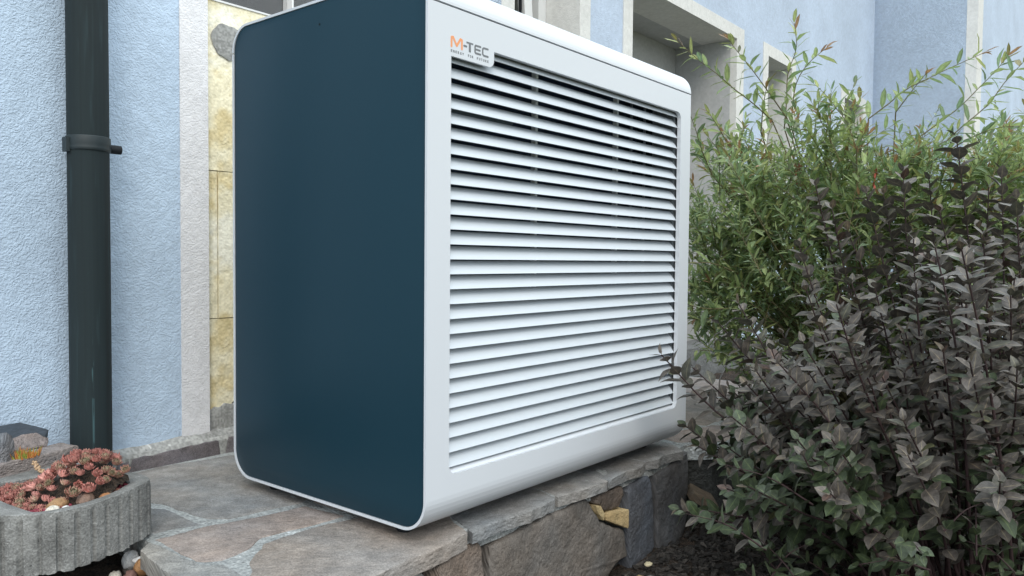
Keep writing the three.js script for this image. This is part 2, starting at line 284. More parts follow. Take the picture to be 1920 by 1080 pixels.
  W('window_trim', 6.205, 6.304, 1.1, 2.168, ZW - 0.25, ZW + 0.006, M.trim); W('window_trim', 6.88, 6.98, 1.1, 2.168, ZW - 0.25, ZW + 0.006, M.trim); W('window_trim', 6.304, 6.88, 2.085, 2.168, ZW - 0.25, ZW + 0.006, M.trim);
  const w4 = part('window', box(6.2, 7.0, 1.1, 2.2, ZW - 0.22, ZW - 0.16), std({ color: '#8a7d76', roughness: 0.6 }), house); part('pane', box(6.36, 6.82, 1.16, 2.04, ZW - 0.159, ZW - 0.156), std({ color: '#5a5452', roughness: 0.15 }), w4);
  W('rendered_wall', 6.98, 7.225, 0.05, 5.5, ZW - 0.25, ZW, M.smoothBlue);
  W('wall_joint', 7.225, 7.33, -0.2, 5.5, ZW - 0.25, ZW - 0.03, std({ color: '#8ea5c4', roughness: 0.9 }));
  W('rendered_wall', 7.33, 12, -0.4, 5.5, -0.285, ZW - 0.25, M.blueFar);
  W('corner_band', 7.328, 7.6, -0.4, 5.5, -0.2845, -0.192, M.trim); W('rendered_wall', 7.6, 12, -0.4, 5.5, -0.2845, -0.195, M.smoothBlue);
  // skirting of split stone along the patio
  const sk = [stone('#8c8487'), stone('#857e82'), stone('#8e8788')];
  const K = (pts, i) => part('skirting_stone', stoneSlab(pts, 0.032, onWall(-1.038), { n: 56, rough: 0.003, edge: 0.003, relief: 0.003, s: i + 3, inset: 0.006 }), sk[i % 3], house);
  K([[-0.15, -0.01], [-0.128, -0.01], [-0.118, 0.03], [-0.15, 0.03]], 0); K([[-0.122, -0.01], [0.158, -0.01], [0.151, 0.044], [-0.108, 0.034]], 1); K([[0.172, -0.01], [0.46, -0.01], [0.46, 0.048], [0.18, 0.046]], 2);
  K([[0.47, -0.01], [0.86, -0.01], [0.86, 0.046], [0.47, 0.046]], 3); K([[0.87, -0.01], [1.3, -0.01], [1.3, 0.044], [0.87, 0.044]], 4); K([[1.31, -0.01], [1.9, -0.01], [1.9, 0.044], [1.31, 0.044]], 5);
  const fil = new THREE.Shape([V(-ZW - 0.01, -0.02, 0), V(1.0405, -0.02, 0), V(1.0405, 0.036, 0), V(1.05, 0.046, 0), V(-ZW - 0.0005, 0.062, 0), V(-ZW + 0.01, 0.062, 0)].map((p) => new THREE.Vector2(p.x, p.y)));
  const fg = new THREE.ExtrudeGeometry(fil, { depth: 2.2, bevelEnabled: false, steps: 110 }); fg.applyMatrix4(new THREE.Matrix4().makeBasis(V(0, 0, -1), V(0, 1, 0), V(1, 0, 0))); fg.translate(-0.16, 0, 0);
  const fp = fg.attributes.position; for (let i = 0; i < fp.count; i++) if (fp.getY(i) > 0.03) { fp.setY(i, fp.getY(i) + (noise3(fp.getX(i) * 30, fp.getZ(i) * 10, 1, 3) - 0.5) * 0.009 + 0.006 * sstep(-0.1, 0.1, fp.getX(i))); } fg.computeVertexNormals();
  part('mortar_fillet', fg, M.mortar, house);
}

// ---------------------------------------------------------------- downpipe
{
  const t = thing('downpipe', 'dark grey-green rainwater downpipe clamped to the blue house wall', 'downpipe', [-0.232, -0.15, -1.0]);
  const g = new THREE.CylinderGeometry(0.049, 0.049, 4.5, 64, 1, true); g.rotateY(Math.PI); g.translate(0, 2.25, 0); part('pipe', g, M.pipe, t);
  const lip = new THREE.LatheGeometry([[0.0492, 0.0], [0.0522, 0.002], [0.0526, 0.009], [0.0512, 0.013], [0.0526, 0.017], [0.0522, 0.036], [0.0492, 0.038]].map((p) => new THREE.Vector2(...p)), 56); lip.translate(0, 1.012, 0);
  const c = part('pipe_clamp', lip, M.pipeDark, t);
  const s = new THREE.CylinderGeometry(0.0115, 0.0115, 0.03, 20); s.rotateZ(Math.PI / 2); s.translate(0.061, 1.024, 0.012); part('clamp_screw', s, M.rubber, c);
  part('clamp_flange', box(-0.058, -0.049, 1.008, 1.044, -0.012, 0.014), M.pipeDark, c);
  const st = new THREE.CylinderGeometry(0.005, 0.005, 0.05, 10); st.rotateX(Math.PI / 2); st.translate(0, 1.03, -0.06); part('wall_bolt', st, M.rubber, c);
}

// ---------------------------------------------------------------- heat pump
{
  const t = thing('heat_pump', 'large white outdoor heat pump with louvred front and dark blue side panel', 'heat pump');
  const W = 1.1446, D = 0.7077, y0 = 0.03, y1 = 1.18, ys = 1.1155, R = 0.07, RL = y1 - ys, th = 0.006;
  const toX = new THREE.Matrix4().makeBasis(V(0, 0, -1), V(0, 1, 0), V(1, 0, 0));
  const along = (shape, x0, x1, m, name, crease = 0.5, parent = t) => { let g = new THREE.ExtrudeGeometry(shape, { depth: x1 - x0, bevelEnabled: false, curveSegments: 24 }); g.applyMatrix4(toX); g.translate(x0, 0, 0); g = toCreasedNormals(g, crease); return part(name, g, m, parent); };
  const arc = (s, cx, cy, r, a, b, cw) => s.absarc(cx, cy, r, a, b, cw);
  // lid
  const lid = new THREE.Shape(); lid.moveTo(0, ys); arc(lid, RL, ys, RL, Math.PI, Math.PI / 2, true); arc(lid, D - RL, ys, RL, Math.PI / 2, 0, true);
  lid.lineTo(D - th, ys); arc(lid, D - RL, ys, RL - th, 0, Math.PI / 2, false); arc(lid, RL, ys, RL - th, Math.PI / 2, Math.PI, false); lid.closePath();
  along(lid, 0, W, M.casing, 'lid');
  // back, floor and the curved lower front
  const sh = new THREE.Shape(), yt = 1.1115; sh.moveTo(D, yt); sh.lineTo(D, y0 + R); arc(sh, D - R, y0 + R, R, 0, -Math.PI / 2, true); arc(sh, R, y0 + R, R, -Math.PI / 2, -Math.PI, true);
  sh.lineTo(th, y0 + R); arc(sh, R, y0 + R, R - th, Math.PI, Math.PI * 1.5, false); arc(sh, D - R, y0 + R, R - th, -Math.PI / 2, 0, false); sh.lineTo(D - th, yt); sh.closePath();
  along(sh, 0, W, M.casing, 'casing');
  // front plate with the louvre opening and the tab that carries the name
  const a0 = 0.068, a1 = 1.081, b0 = 0.142, b1 = 1.048, rc = 0.022, tx = 0.203, ty = 1.0125, tr = 0.017;
  const outline = (P, e) => {
    P.moveTo(a0 - e, ty - e * 0 + 0); P.lineTo(a0 - e, b0 + rc); P.absarc(a0 + rc, b0 + rc, rc + e, Math.PI, Math.PI * 1.5, false); P.absarc(a1 - rc, b0 + rc, rc + e, -Math.PI / 2, 0, false);
    P.absarc(a1 - rc, b1 - rc, rc + e, 0, Math.PI / 2, false); P.lineTo(tx - e, b1 + e); P.lineTo(tx - e, ty + tr); P.absarc(tx - tr, ty + tr, tr - e * 0.0, 0, -Math.PI / 2, true); P.lineTo(a0 - e, ty);
  };
  const plate = new THREE.Shape(); plate.moveTo(0, y0 + R); plate.lineTo(W, y0 + R); plate.lineTo(W, yt); plate.lineTo(0, yt); plate.closePath();
  const hole = new THREE.Path(); outline(hole, 0); plate.holes.push(hole);
  const pg = new THREE.ExtrudeGeometry(plate, { depth: th, bevelEnabled: false, curveSegments: 16 }); pg.translate(0, 0, -th); part('front_plate', toCreasedNormals(pg, 0.5), M.casing, t);
  const ring = new THREE.Shape(); ring.moveTo(a0 - 0.002, b0 + rc); ring.absarc(a0 + rc, b0 + rc, rc + 0.002, Math.PI, Math.PI * 1.5, false); ring.absarc(a1 - rc, b0 + rc, rc + 0.002, -Math.PI / 2, 0, false); ring.absarc(a1 - rc, b1 - rc, rc + 0.002, 0, Math.PI / 2, false); ring.lineTo(a0 - 0.002, b1 + 0.002); ring.closePath();
  const rh = new THREE.Path(); rh.moveTo(a0, b0 + rc); rh.absarc(a0 + rc, b0 + rc, rc, Math.PI, Math.PI * 1.5, false); rh.absarc(a1 - rc, b0 + rc, rc, -Math.PI / 2, 0, false); rh.absarc(a1 - rc, b1 - rc, rc, 0, Math.PI / 2, false); rh.lineTo(a0, b1); rh.closePath(); ring.holes.push(rh);
  const rg = new THREE.ExtrudeGeometry(ring, { depth: 0.006, bevelEnabled: false, curveSegments: 16 }); rg.translate(0, 0, -0.0122); part('opening_flange', toCreasedNormals(rg, 0.5), M.casing, t);
  // louvre slats
  const pitch = 0.031421, prof = new THREE.Shape();
  const o = [[0.011, 0], [0.0158, 0.0076], [0.0213, 0.0150], [0.0276, 0.0221], [0.0350, 0.0285]];
  prof.moveTo(...o[0]); for (const p of o.slice(1)) prof.lineTo(...p); for (const p of o.slice().reverse()) prof.lineTo(p[0] + 0.0016, p[1] - 0.0007); prof.closePath();
  const sg0 = new THREE.ExtrudeGeometry(prof, { depth: 1.012, bevelEnabled: false }); sg0.applyMatrix4(toX); sg0.translate(0.0685, 0, 0); const sg = toCreasedNormals(sg0, 0.6);
  for (let k = 0; k < 29; k++) part(numbered('slat'), sg, M.slat, t).position.y = 1.0346 - pitch * k - (k > 0 ? 0.0 : 0);
  part('sill', (() => { const s = new THREE.Shape(); s.moveTo(0.0062, 0.1425); s.lineTo(0.034, 0.158); s.lineTo(0.034, 0.13); s.lineTo(0.0062, 0.13); s.closePath(); const g = new THREE.ExtrudeGeometry(s, { depth: 1.012, bevelEnabled: false }); g.applyMatrix4(toX); g.translate(0.0685, 0, 0); return g; })(), M.casing, t);
  for (const x of [0.4085, 0.7795]) part('louvre_bar', box(x - 0.0045, x + 0.0045, 0.12, 1.07, -0.052, -0.039), std({ color: '#eef0f2', roughness: 0.5 }), t);
  for (const x of [0.86, 0.95, 1.03]) part('fan_guard_bar', box(x - 0.003, x + 0.003, 0.1, 1.08, -0.1, -0.094), M.greyPart, t);
  part('inner_bracket', (() => { const s = new THREE.Shape([[0.06, 0.899], [0.322, 0.905], [0.345, 0.936], [0.06, 0.936]].map((p) => new THREE.Vector2(...p))); const g = new THREE.ExtrudeGeometry(s, { depth: 0.004, bevelEnabled: false }); g.translate(0, 0, -0.052); return g; })(), std({ color: '#5f6b74', roughness: 0.6 }), t);
  part('inner_housing', merge([box(0.02, W - 0.02, 0.05, 1.1, -0.19, -0.18), box(0.02, W - 0.02, 1.085, 1.1, -0.18, -0.024), box(0.02, W - 0.02, 0.05, 0.12, -0.18, -0.04), box(0.02, 0.05, 0.12, 1.085, -0.18, -0.024)]), M.inside, t);
  part('inner_end_plate', box(1.0835, 1.1, 0.12, 1.084, -0.1, -0.023), M.greyPart, t);
  // dark side panels inside the white rim
  const pan = (r, e, ytop) => { const s = new THREE.Shape(), rr_ = r; s.moveTo(e, y0 + rr_ + e * 0 + 0); const q = rr_ - e; s.moveTo(e, y1 - RL); s.absarc(RL, y1 - RL, RL - e, Math.PI, Math.PI / 2, true); s.absarc(D - RL, y1 - RL, RL - e, Math.PI / 2, 0, true); s.lineTo(D - e, y0 + rr_); s.absarc(D - rr_, y0 + rr_, q, 0, -Math.PI / 2, true); s.absarc(rr_, y0 + rr_, q, -Math.PI / 2, -Math.PI, true); s.closePath(); return s; };
  const side = (x, label) => { const g = new THREE.ExtrudeGeometry(pan(R, th + 0.0012), { depth: 0.012, bevelEnabled: true, bevelSize: 0.0008, bevelThickness: 0.0008, bevelOffset: -0.0008, bevelSegments: 2, curveSegments: 20 }); g.applyMatrix4(toX); g.translate(x, 0, 0); const m = part('side_panel', toCreasedNormals(g, 0.4), M.navyPanel, t); return m; };
  const near = side(0.0025); side(W - 0.0145 - 0.0008);
  const sc = new THREE.CylinderGeometry(0.0024, 0.0024, 0.0012, 16); sc.rotateZ(Math.PI / 2); sc.translate(0.0017, 1.124, -0.349); part('screw_hole', sc, std({ color: '#05080c', roughness: 0.9 }), near);
  // rim strip that closes the groove behind the lid seam
  part('seam_gasket', box(0.0145, W - 0.0155, 1.1, 1.1175, -0.012, -0.0075), M.greyPart, t); part('seam_gasket', box(0.0145, W - 0.0155, 1.1, 1.1175, -D + 0.0075, -D + 0.012), M.greyPart, t);
  for (const [x, z] of [[0.06, -0.125], [0.06, -0.605], [W - 0.06, -0.125], [W - 0.06, -0.605]]) { const f = new THREE.LatheGeometry([[0, 0], [0.016, 0], [0.0185, 0.004], [0.0185, 0.018], [0.014, 0.022], [0.014, 0.032], [0, 0.032]].map((p) => new THREE.Vector2(...p)), 28); f.translate(x, 0, z); part('foot', f, M.rubber, t); }
  // name on the tab
  const L = new FontLoader(), bold = await L.loadAsync('fonts/droid/droid_sans_bold.typeface.json'), reg = await L.loadAsync('fonts/droid/droid_sans_regular.typeface.json');
  const grey = std({ color: '#6f7276', roughness: 0.6 }), orange = std({ color: '#e79a68', roughness: 0.6 });
  const text = (str, font, x0, x1, yb, h, m, name) => { const g = new TextGeometry(str, { font, size: 1, depth: 0.01, curveSegments: 5, bevelEnabled: false }); g.computeBoundingBox(); const b = g.boundingBox; g.translate(-b.min.x, -Math.max(0, b.min.y), 0); g.scale((x1 - x0) / (b.max.x - b.min.x), h / (b.max.y - Math.max(0, b.min.y)), 0.04); g.translate(x0, yb, -0.00005); return part(name, g, m, t); };
  const stroke = (pts, w) => { const gs = []; for (let i = 0; i + 1 < pts.length; i++) { const [xa, ya] = pts[i], [xb, yb] = pts[i + 1], l = Math.hypot(xb - xa, yb - ya), s = new THREE.Shape(); s.absarc(0, 0, w / 2, Math.PI / 2, Math.PI * 1.5, false); s.absarc(l, 0, w / 2, -Math.PI / 2, Math.PI / 2, false); const g = new THREE.ExtrudeGeometry(s, { depth: 0.00035 + i * 0.00001, bevelEnabled: false, curveSegments: 8 }); g.rotateZ(Math.atan2(yb - ya, xb - xa)); g.translate(xa, ya, 0); gs.push(g); } return merge(gs); };
  part('logo_letter', stroke([[0.0685, 1.0325], [0.0685, 1.0505], [0.073, 1.0515], [0.084, 1.036], [0.095, 1.0515], [0.0995, 1.0505], [0.0995, 1.0325]], 0.0052), orange, t);
  part('logo_dash', stroke([[0.106, 1.041], [0.1135, 1.041]], 0.0042), grey, t);
  text('T', bold, 0.1135, 0.1345, 1.031, 0.0205, grey, 'logo_letter');
  const ts = 0.0042;
  part('logo_letter', stroke([[0.158, 1.0491], [0.1425, 1.0491], [0.1405, 1.047], [0.1405, 1.035], [0.1425, 1.0331], [0.158, 1.0331]], ts), grey, t); part('logo_letter', stroke([[0.144, 1.0411], [0.156, 1.0411]], ts * 0.95), grey, t);
  part('logo_letter', stroke([[0.182, 1.0491], [0.1685, 1.0491], [0.165, 1.0465], [0.165, 1.0357], [0.1685, 1.0331], [0.182, 1.0331]], ts), grey, t);
  const words = [['ENERGY', 0.0665, 0.108], ['FOR', 0.1185, 0.1375], ['FUTURE', 0.1465, 0.187]];
  for (const [w, xa, xb] of words) { const n = w.length, st = (xb - xa) / n; [...w].forEach((c, i) => text(c, bold, xa + i * st, xa + i * st + st * 0.62, 1.0205, 0.0052, grey, 'tagline_letter')); }
}

// ---------------------------------------------------------------- patio with split flagstones, stone wall below it
{
  const patio = new THREE.Group(); patio.name = 'patio'; patio.userData.kind = 'structure'; scene.add(patio);
  const bedS = [[-0.335, -0.48], [-0.33, -0.43], [-0.336, -0.34], [-0.36, -0.23], [-0.37, -0.19], [-0.36, -0.02], [-0.1, -0.03], [1.12, -0.02], [1.2, -0.03], [1.3, 0.06], [2.6, 0.02], [2.6, -1.06], [-0.16, -1.06], [-0.335, -1.0]];
  const bs = new THREE.Shape(bedS.map(([x, z]) => new THREE.Vector2(x, -z))), bg = new THREE.ExtrudeGeometry(bs, { depth: 0.05, bevelEnabled: false }); bg.rotateX(-Math.PI / 2); bg.translate(0, -0.0514, 0);
  part('mortar_bed', bg, std({ color: '#d4d8db', map: scaled(T.concTint, 1.5), bumpMap: scaled(T.concBump, 2), bumpScale: 0.008, roughness: 0.95 }), patio);
  const fs = new THREE.Shape(bedS.map(([x, z]) => new THREE.Vector2(x * 0.985, -(z < -0.1 ? z : z - 0.03)))), fg = new THREE.ExtrudeGeometry(fs, { depth: 0.33, bevelEnabled: false }); fg.rotateX(-Math.PI / 2); fg.translate(0, -0.382, 0); part('patio_base', fg, std({ color: '#5c5d5c', map: scaled(T.concTint, 2), bumpMap: scaled(T.concBump, 2), bumpScale: 0.01, roughness: 1 }), patio);
  const cols = { warm: stone('#b3a9a1', 1.6, 0.005), grey: stone('#aaa7a4', 1.6, 0.005), pink: stone('#b7aaa3', 1.6, 0.005), cool: stone('#9f9e9d', 1.6, 0.005), edge: stone('#b3b0ab', 1.6, 0.005) };
  const F = (pts, m, o = {}) => part(numbered('flagstone'), stoneSlab(pts, 0.036, onGround, { n: 96, rough: 0.005, edge: 0.0015, relief: 0.0035, inset: 0.006, ...o }), cols[m], patio);
  F([[-0.297, -0.16], [-0.248, -0.24], [-0.18, -0.288], [-0.093, -0.293], [-0.042, -0.286], [0.02, -0.27], [0.2, -0.26], [0.193, -0.13], [0.14, -0.011], [0.06, 0.002], [-0.029, 0.006], [-0.16, 0.014], [-0.218, 0.009], [-0.29, -0.05]], 'warm', { s: 2 });
  F([[-0.322, -0.478], [-0.274, -0.476], [-0.208, -0.473], [-0.159, -0.458], [-0.062, -0.438], [0.019, -0.428], [0.036, -0.3], [-0.075, -0.309], [-0.166, -0.323], [-0.226, -0.285], [-0.29, -0.269], [-0.318, -0.29], [-0.328, -0.345], [-0.322, -0.424]], 'pink', { s: 5 });
  F([[-0.206, -0.731], [-0.19, -0.683], [-0.191, -0.63], [-0.189, -0.574], [-0.18, -0.522], [-0.15, -0.481], [-0.062, -0.472], [0.032, -0.457], [0.119, -0.508], [0.2, -0.78], [0.229, -0.964], [0.172, -1.005], [0.074, -1.02], [-0.026, -1.03], [-0.128, -1.02], [-0.188, -0.967]], 'grey', { s: 7 });
  F([[-0.3, -0.72], [-0.232, -0.689], [-0.21, -0.662], [-0.211, -0.576], [-0.212, -0.497], [-0.261, -0.514], [-0.313, -0.519], [-0.34, -0.53]], 'cool', { s: 9, n: 60 });
  F([[-0.339, -0.472], [-0.331, -0.432], [-0.336, -0.337], [-0.325, -0.27], [-0.3, -0.25], [-0.31, -0.14], [-0.36, -0.05], [-0.395, -0.1], [-0.405, -0.212], [-0.392, -0.279], [-0.37, -0.443]], 'edge', { s: 11, n: 72 });
  F([[-0.29, -1.04], [-0.2, -1.035], [-0.205, -0.94], [-0.225, -0.75], [-0.3, -0.74]], 'grey', { s: 12, n: 50 });
  // capping slabs along the edge under the front of the unit
  const cap = (pts, m, s, o = {}) => part(numbered('flagstone'), stoneSlab(pts, 0.027, onGround, { n: 130, rough: 0.005, edge: 0.0015, relief: 0.004, inset: 0.006, s, ...o }), cols[m], patio);
  cap([[0.149, -0.004], [0.2, -0.13], [0.205, -0.25], [0.503, -0.22], [0.496, -0.09], [0.469, -0.012], [0.4, 0.0], [0.34, 0.006], [0.25, -0.006]], 'cool', 13);
  cap([[0.475, -0.012], [0.5, -0.09], [0.508, -0.22], [0.703, -0.22], [0.698, -0.085], [0.681, 0.006], [0.6, 0.002]], 'grey', 14);
  cap([[0.687, 0.004], [0.703, -0.085], [0.708, -0.22], [0.92, -0.22], [0.922, -0.1], [0.924, -0.016], [0.86, 0.004], [0.78, -0.006]], 'cool', 15);
  cap([[0.93, -0.02], [0.928, -0.1], [0.926, -0.22], [1.2, -0.22], [1.19, -0.08], [1.128, 0.004], [1.04, -0.012], [0.98, -0.004]], 'grey', 16);
  // slabs under and behind the unit, and on towards the porch
  F([[0.06, -0.29], [0.2, -0.27], [0.5, -0.23], [0.52, -0.5], [0.14, -0.5], [0.05, -0.44]], 'warm', { s: 17 });
  F([[0.53, -0.235], [1.0, -0.235], [1.02, -0.62], [0.54, -0.6]], 'grey', { s: 18 }); F([[0.15, -0.515], [0.52, -0.52], [0.53, -1.03], [0.24, -1.02], [0.215, -0.78]], 'cool', { s: 19 });
  F([[0.545, -0.62], [1.03, -0.64], [1.02, -1.03], [0.54, -1.03]], 'pink', { s: 20 }); F([[1.02, -0.235], [1.22, -0.235], [1.5, -0.12], [1.48, -0.6], [1.04, -0.62]], 'warm', { s: 21 });
  F([[1.045, -0.635], [1.48, -0.62], [1.6, -1.03], [1.035, -1.03]], 'grey', { s: 22 }); F([[1.23, -0.2], [1.22, -0.06], [1.32, 0.05], [1.6, 0.03], [1.55, -0.1], [1.5, -0.1]], 'pink', { s: 23 });
  F([[1.5, -0.62], [1.52, -0.11], [2.1, -0.1], [2.1, -0.6]], 'warm', { s: 24 }); F([[1.5, -0.64], [2.1, -0.62], [2.1, -1.03], [1.62, -1.03]], 'cool', { s: 25 }); F([[2.12, -0.1], [2.58, -0.1], [2.58, -1.03], [2.12, -1.03]], 'pink', { s: 26 });
  F([[1.62, 0.02], [1.57, -0.09], [2.2, -0.08], [2.3, 0.01]], 'grey', { s: 27 });

  const wall = thing('retaining_wall', 'low retaining wall of dark split stones below the front of the heat pump', 'stone wall');
  part('wall_mortar', (() => { const g = box(-0.3, 1.17, -0.45, -0.036, -0.2, -0.052); return g; })(), std({ color: '#5f6263', map: scaled(T.concTint, 2.4), bumpMap: scaled(T.concBump, 2), bumpScale: 0.006, roughness: 0.95 }), wall);
  const Sm = { pale: stone('#b0aca6', 2.2, 0.006), brown: stone('#94857a', 2.0, 0.008), dark: stone('#8a837d', 2.0, 0.006), small: stone('#83766d', 2.0, 0.008), slate: stone('#6f737c', 2.0, 0.006), right: stone('#757374', 2.0, 0.005), sand: stone('#f0d4a0', 3, 0.003) };
  const S = (pts, m, s, o = {}) => part(numbered('wall_stone'), stoneSlab(pts, 0.06, onWall(-0.012), { n: 72, rough: 0.004, edge: 0.007, relief: 0.012, s, inset: 0.014, ...o }), Sm[m], wall);
  S([[-0.28, -0.05], [-0.17, -0.046], [-0.15, -0.1], [-0.17, -0.2], [-0.29, -0.18]], 'dark', 40); S([[-0.14, -0.042], [-0.09, -0.044], [-0.088, -0.12], [-0.14, -0.15]], 'brown', 41);
  S([[-0.079, -0.044], [-0.044, -0.037], [-0.007, -0.04], [0.018, -0.06], [0.026, -0.1], [0.02, -0.17], [-0.08, -0.16]], 'pale', 30);
  S([[0.041, -0.048], [0.061, -0.041], [0.122, -0.037], [0.186, -0.036], [0.198, -0.055], [0.205, -0.095], [0.208, -0.144], [0.206, -0.22], [0.045, -0.22], [0.038, -0.1]], 'brown', 31, { relief: 0.012, tilt: [-0.1, 0] });
  S([[0.222, -0.058], [0.3, -0.05], [0.373, -0.041], [0.45, -0.038], [0.508, -0.04], [0.6, -0.036], [0.622, -0.045], [0.638, -0.066], [0.681, -0.118], [0.805, -0.175], [0.825, -0.249], [0.736, -0.268], [0.662, -0.33], [0.489, -0.36], [0.221, -0.36]], 'dark', 32, { n: 120, inset: 0.02 });
  S([[0.637, -0.037], [0.681, -0.036], [0.788, -0.041], [0.8, -0.069], [0.778, -0.102], [0.703, -0.092], [0.645, -0.058]], 'small', 33, { relief: 0.012, tilt: [0, 0.15] });
  S([[0.84, -0.046], [0.941, -0.042], [0.96, -0.075], [0.983, -0.161], [0.974, -0.262], [0.93, -0.34], [0.838, -0.34], [0.834, -0.25], [0.818, -0.169], [0.818, -0.068]], 'slate', 34);
  S([[0.977, -0.05], [1.088, -0.036], [1.19, -0.018], [1.197, -0.084], [1.2, -0.224], [1.15, -0.34], [0.99, -0.34], [0.998, -0.188], [0.984, -0.112]], 'right', 35, { thick: 0.08 });
  for (const [p, s] of [[[[0.641, -0.062], [0.663, -0.067], [0.684, -0.092], [0.687, -0.114], [0.656, -0.086]], 36], [[[0.694, -0.098], [0.806, -0.11], [0.812, -0.168], [0.703, -0.117]], 37]]) { const c = part('stone_wedge', stoneSlab(p, 0.05, onWall(-0.006), { n: 40, rough: 0.0015, edge: 0.002, relief: 0.004, s, inset: 0.004, tilt: [0.1, 0.1] }), Sm.sand, wall); c.userData.label = 'yellow sandstone wedge driven into the joint'; }
  const endStone = (z0, z1, y0, y1, m, s) => part(numbered('wall_stone'), stoneSlab([[z0, y0], [z1, y0], [z1, y1], [z0, y1]], 0.05, (a, b, h) => [1.2 + h, b, a], { n: 48, rough: 0.005, edge: 0.006, relief: 0.008, s }), Sm[m], wall);
  endStone(-0.02, -0.2, -0.33, -0.05, 'right', 42);
}

// ---------------------------------------------------------------- planter ring with houseleeks
{
  const topOf = (x, z) => 0.108 + 0.06 * (1 - sstep(0.02, 0.125, Math.hypot((x + 0.42) * 0.95, (z + 0.565) * 0.9))) + 0.012 * sstep(-0.5, -0.4, x);
  // outline: flat sides, bulging fluted front, seen from above (x, z)
  const outer = [[-0.333, -0.82], [-0.331, -0.66], [-0.314, -0.6], [-0.306, -0.555], [-0.312, -0.515], [-0.34, -0.49], [-0.385, -0.462], [-0.44, -0.437], [-0.49, -0.426], [-0.534, -0.431], [-0.575, -0.455], [-0.61, -0.487], [-0.632, -0.52], [-0.634, -0.6], [-0.622, -0.66], [-0.6, -0.82], [-0.54, -0.797], [-0.47, -0.789], [-0.4, -0.797]];
  const inner = [[-0.352, -0.74], [-0.35, -0.6], [-0.354, -0.53], [-0.372, -0.507], [-0.425, -0.47], [-0.485, -0.452], [-0.53, -0.452], [-0.556, -0.468], [-0.566, -0.54], [-0.57, -0.62], [-0.575, -0.74], [-0.53, -0.722], [-0.47, -0.716], [-0.4, -0.722]];
  const smooth = (pts, n) => new THREE.CatmullRomCurve3(pts.map(([x, z]) => V(x, 0, z)), true, 'catmullrom', 0.5).getSpacedPoints(n).slice(0, n);
  const ring = (inset, h, sI) => {
    const n = 420, O = smooth(outer, n), I = smooth(inner, n), cx = -0.47, cz = -0.6;
    let L = 0; const len = O.map((p, i) => { const l = L; L += p.distanceTo(O[(i + 1) % n]); return l; });
    const N = O.map((p, i) => { const a = O[(i + n - 2) % n], b = O[(i + 2) % n], t = V(b.x - a.x, 0, b.z - a.z).normalize(); const q = V(t.z, 0, -t.x); if (q.x * (p.x - cx) + q.z * (p.z - cz) < 0) q.negate(); return q; });
    const flute = Math.round(L / 0.0315), gr = len.map((l, i) => { const f = ((l / L) * flute) % 1, d = Math.abs(f - 0.5); return (1 - sstep(0.09, 0.17, d)) * 0.0062; });
    const rows = [];   // [y, outward inset, groove 0/1]
    for (const [y, inn, g] of [[-0.0, 0.003, 1], [0.006, 0.0, 1], [0.03, 0, 1], [0.06, 0, 1], [0.09, 0, 1], [0.103, 0, 1], [0.109, 0.001, 0.3], [0.1145, 0.0012, 0], [0.1188, 0.0022, 0], [0.12, 0.0045, 0]]) rows.push(O.map((p, i) => { const j = (noise3(p.x * 90, y * 90, p.z * 90, 8) - 0.5) * 0.0022 + (y < 0.004 ? (noise3(p.x * 70, 3, p.z * 70, 9)) * 0.006 : 0), k = -inn - gr[i] * g + j; return [p.x + N[i].x * k, y + (y < 0.004 ? noise3(p.x * 60, 1, p.z * 60, 4) * 0.01 : 0) + (y > 0.11 ? (noise3(p.x * 40, 5, p.z * 40, 3) - 0.5) * 0.002 : 0), p.z + N[i].z * k]; }));
    // match inner outline to the outer one by angle
    const ang = (p) => Math.atan2(p.z - cz, p.x - cx), IA = I.map((p) => [ang(p), p]).sort((a, b) => a[0] - b[0]);
    const at = (a) => { let best = IA[0][1], bd = 9; for (const [b, p] of IA) { const d = Math.abs(Math.atan2(Math.sin(a - b), Math.cos(a - b))); if (d < bd) { bd = d; best = p; } } return best; };
    const M_ = O.map((p) => at(ang(p)));
    for (const [y, o] of [[0.12, 0.004], [0.117, 0.0], [0.06, -0.004], [0.0, -0.006]]) rows.push(M_.map((p) => { const d = V(p.x - cx, 0, p.z - cz).normalize(); return [p.x + d.x * o, y + (y > 0.11 ? (noise3(p.x * 40, 5, p.z * 40, 3) - 0.5) * 0.002 : 0), p.z + d.z * o]; }));
    const pos = [], uv = [], idx = []; let vv = 0;
    rows.forEach((r, k) => { if (k) vv += Math.hypot(r[0][0] - rows[k - 1][0][0], r[0][1] - rows[k - 1][0][1], r[0][2] - rows[k - 1][0][2]); for (let i = 0; i <= n; i++) { const p = r[i % n]; pos.push(...p); uv.push(i < n ? len[i] : L, vv); } });
    for (let k = 0; k + 1 < rows.length; k++) for (let i = 0; i < n; i++) { const a = k * (n + 1) + i, b = a + n + 1; idx.push(a, b, a + 1, a + 1, b, b + 1); }
    const g = new THREE.BufferGeometry(); g.setAttribute('position', new THREE.Float32BufferAttribute(pos, 3)); g.setAttribute('uv', new THREE.Float32BufferAttribute(uv, 2)); g.setIndex(idx); g.computeVertexNormals();
    return toCreasedNormals(g, 0.6);
  };
  const t = thing('planter_ring', 'fluted grey concrete planter ring filled with red houseleeks, at the front left', 'planter', [0, 0.001, 0], 'concrete planter rings');
  const g = ring(); part('planter_wall', g, M.concrete, t);
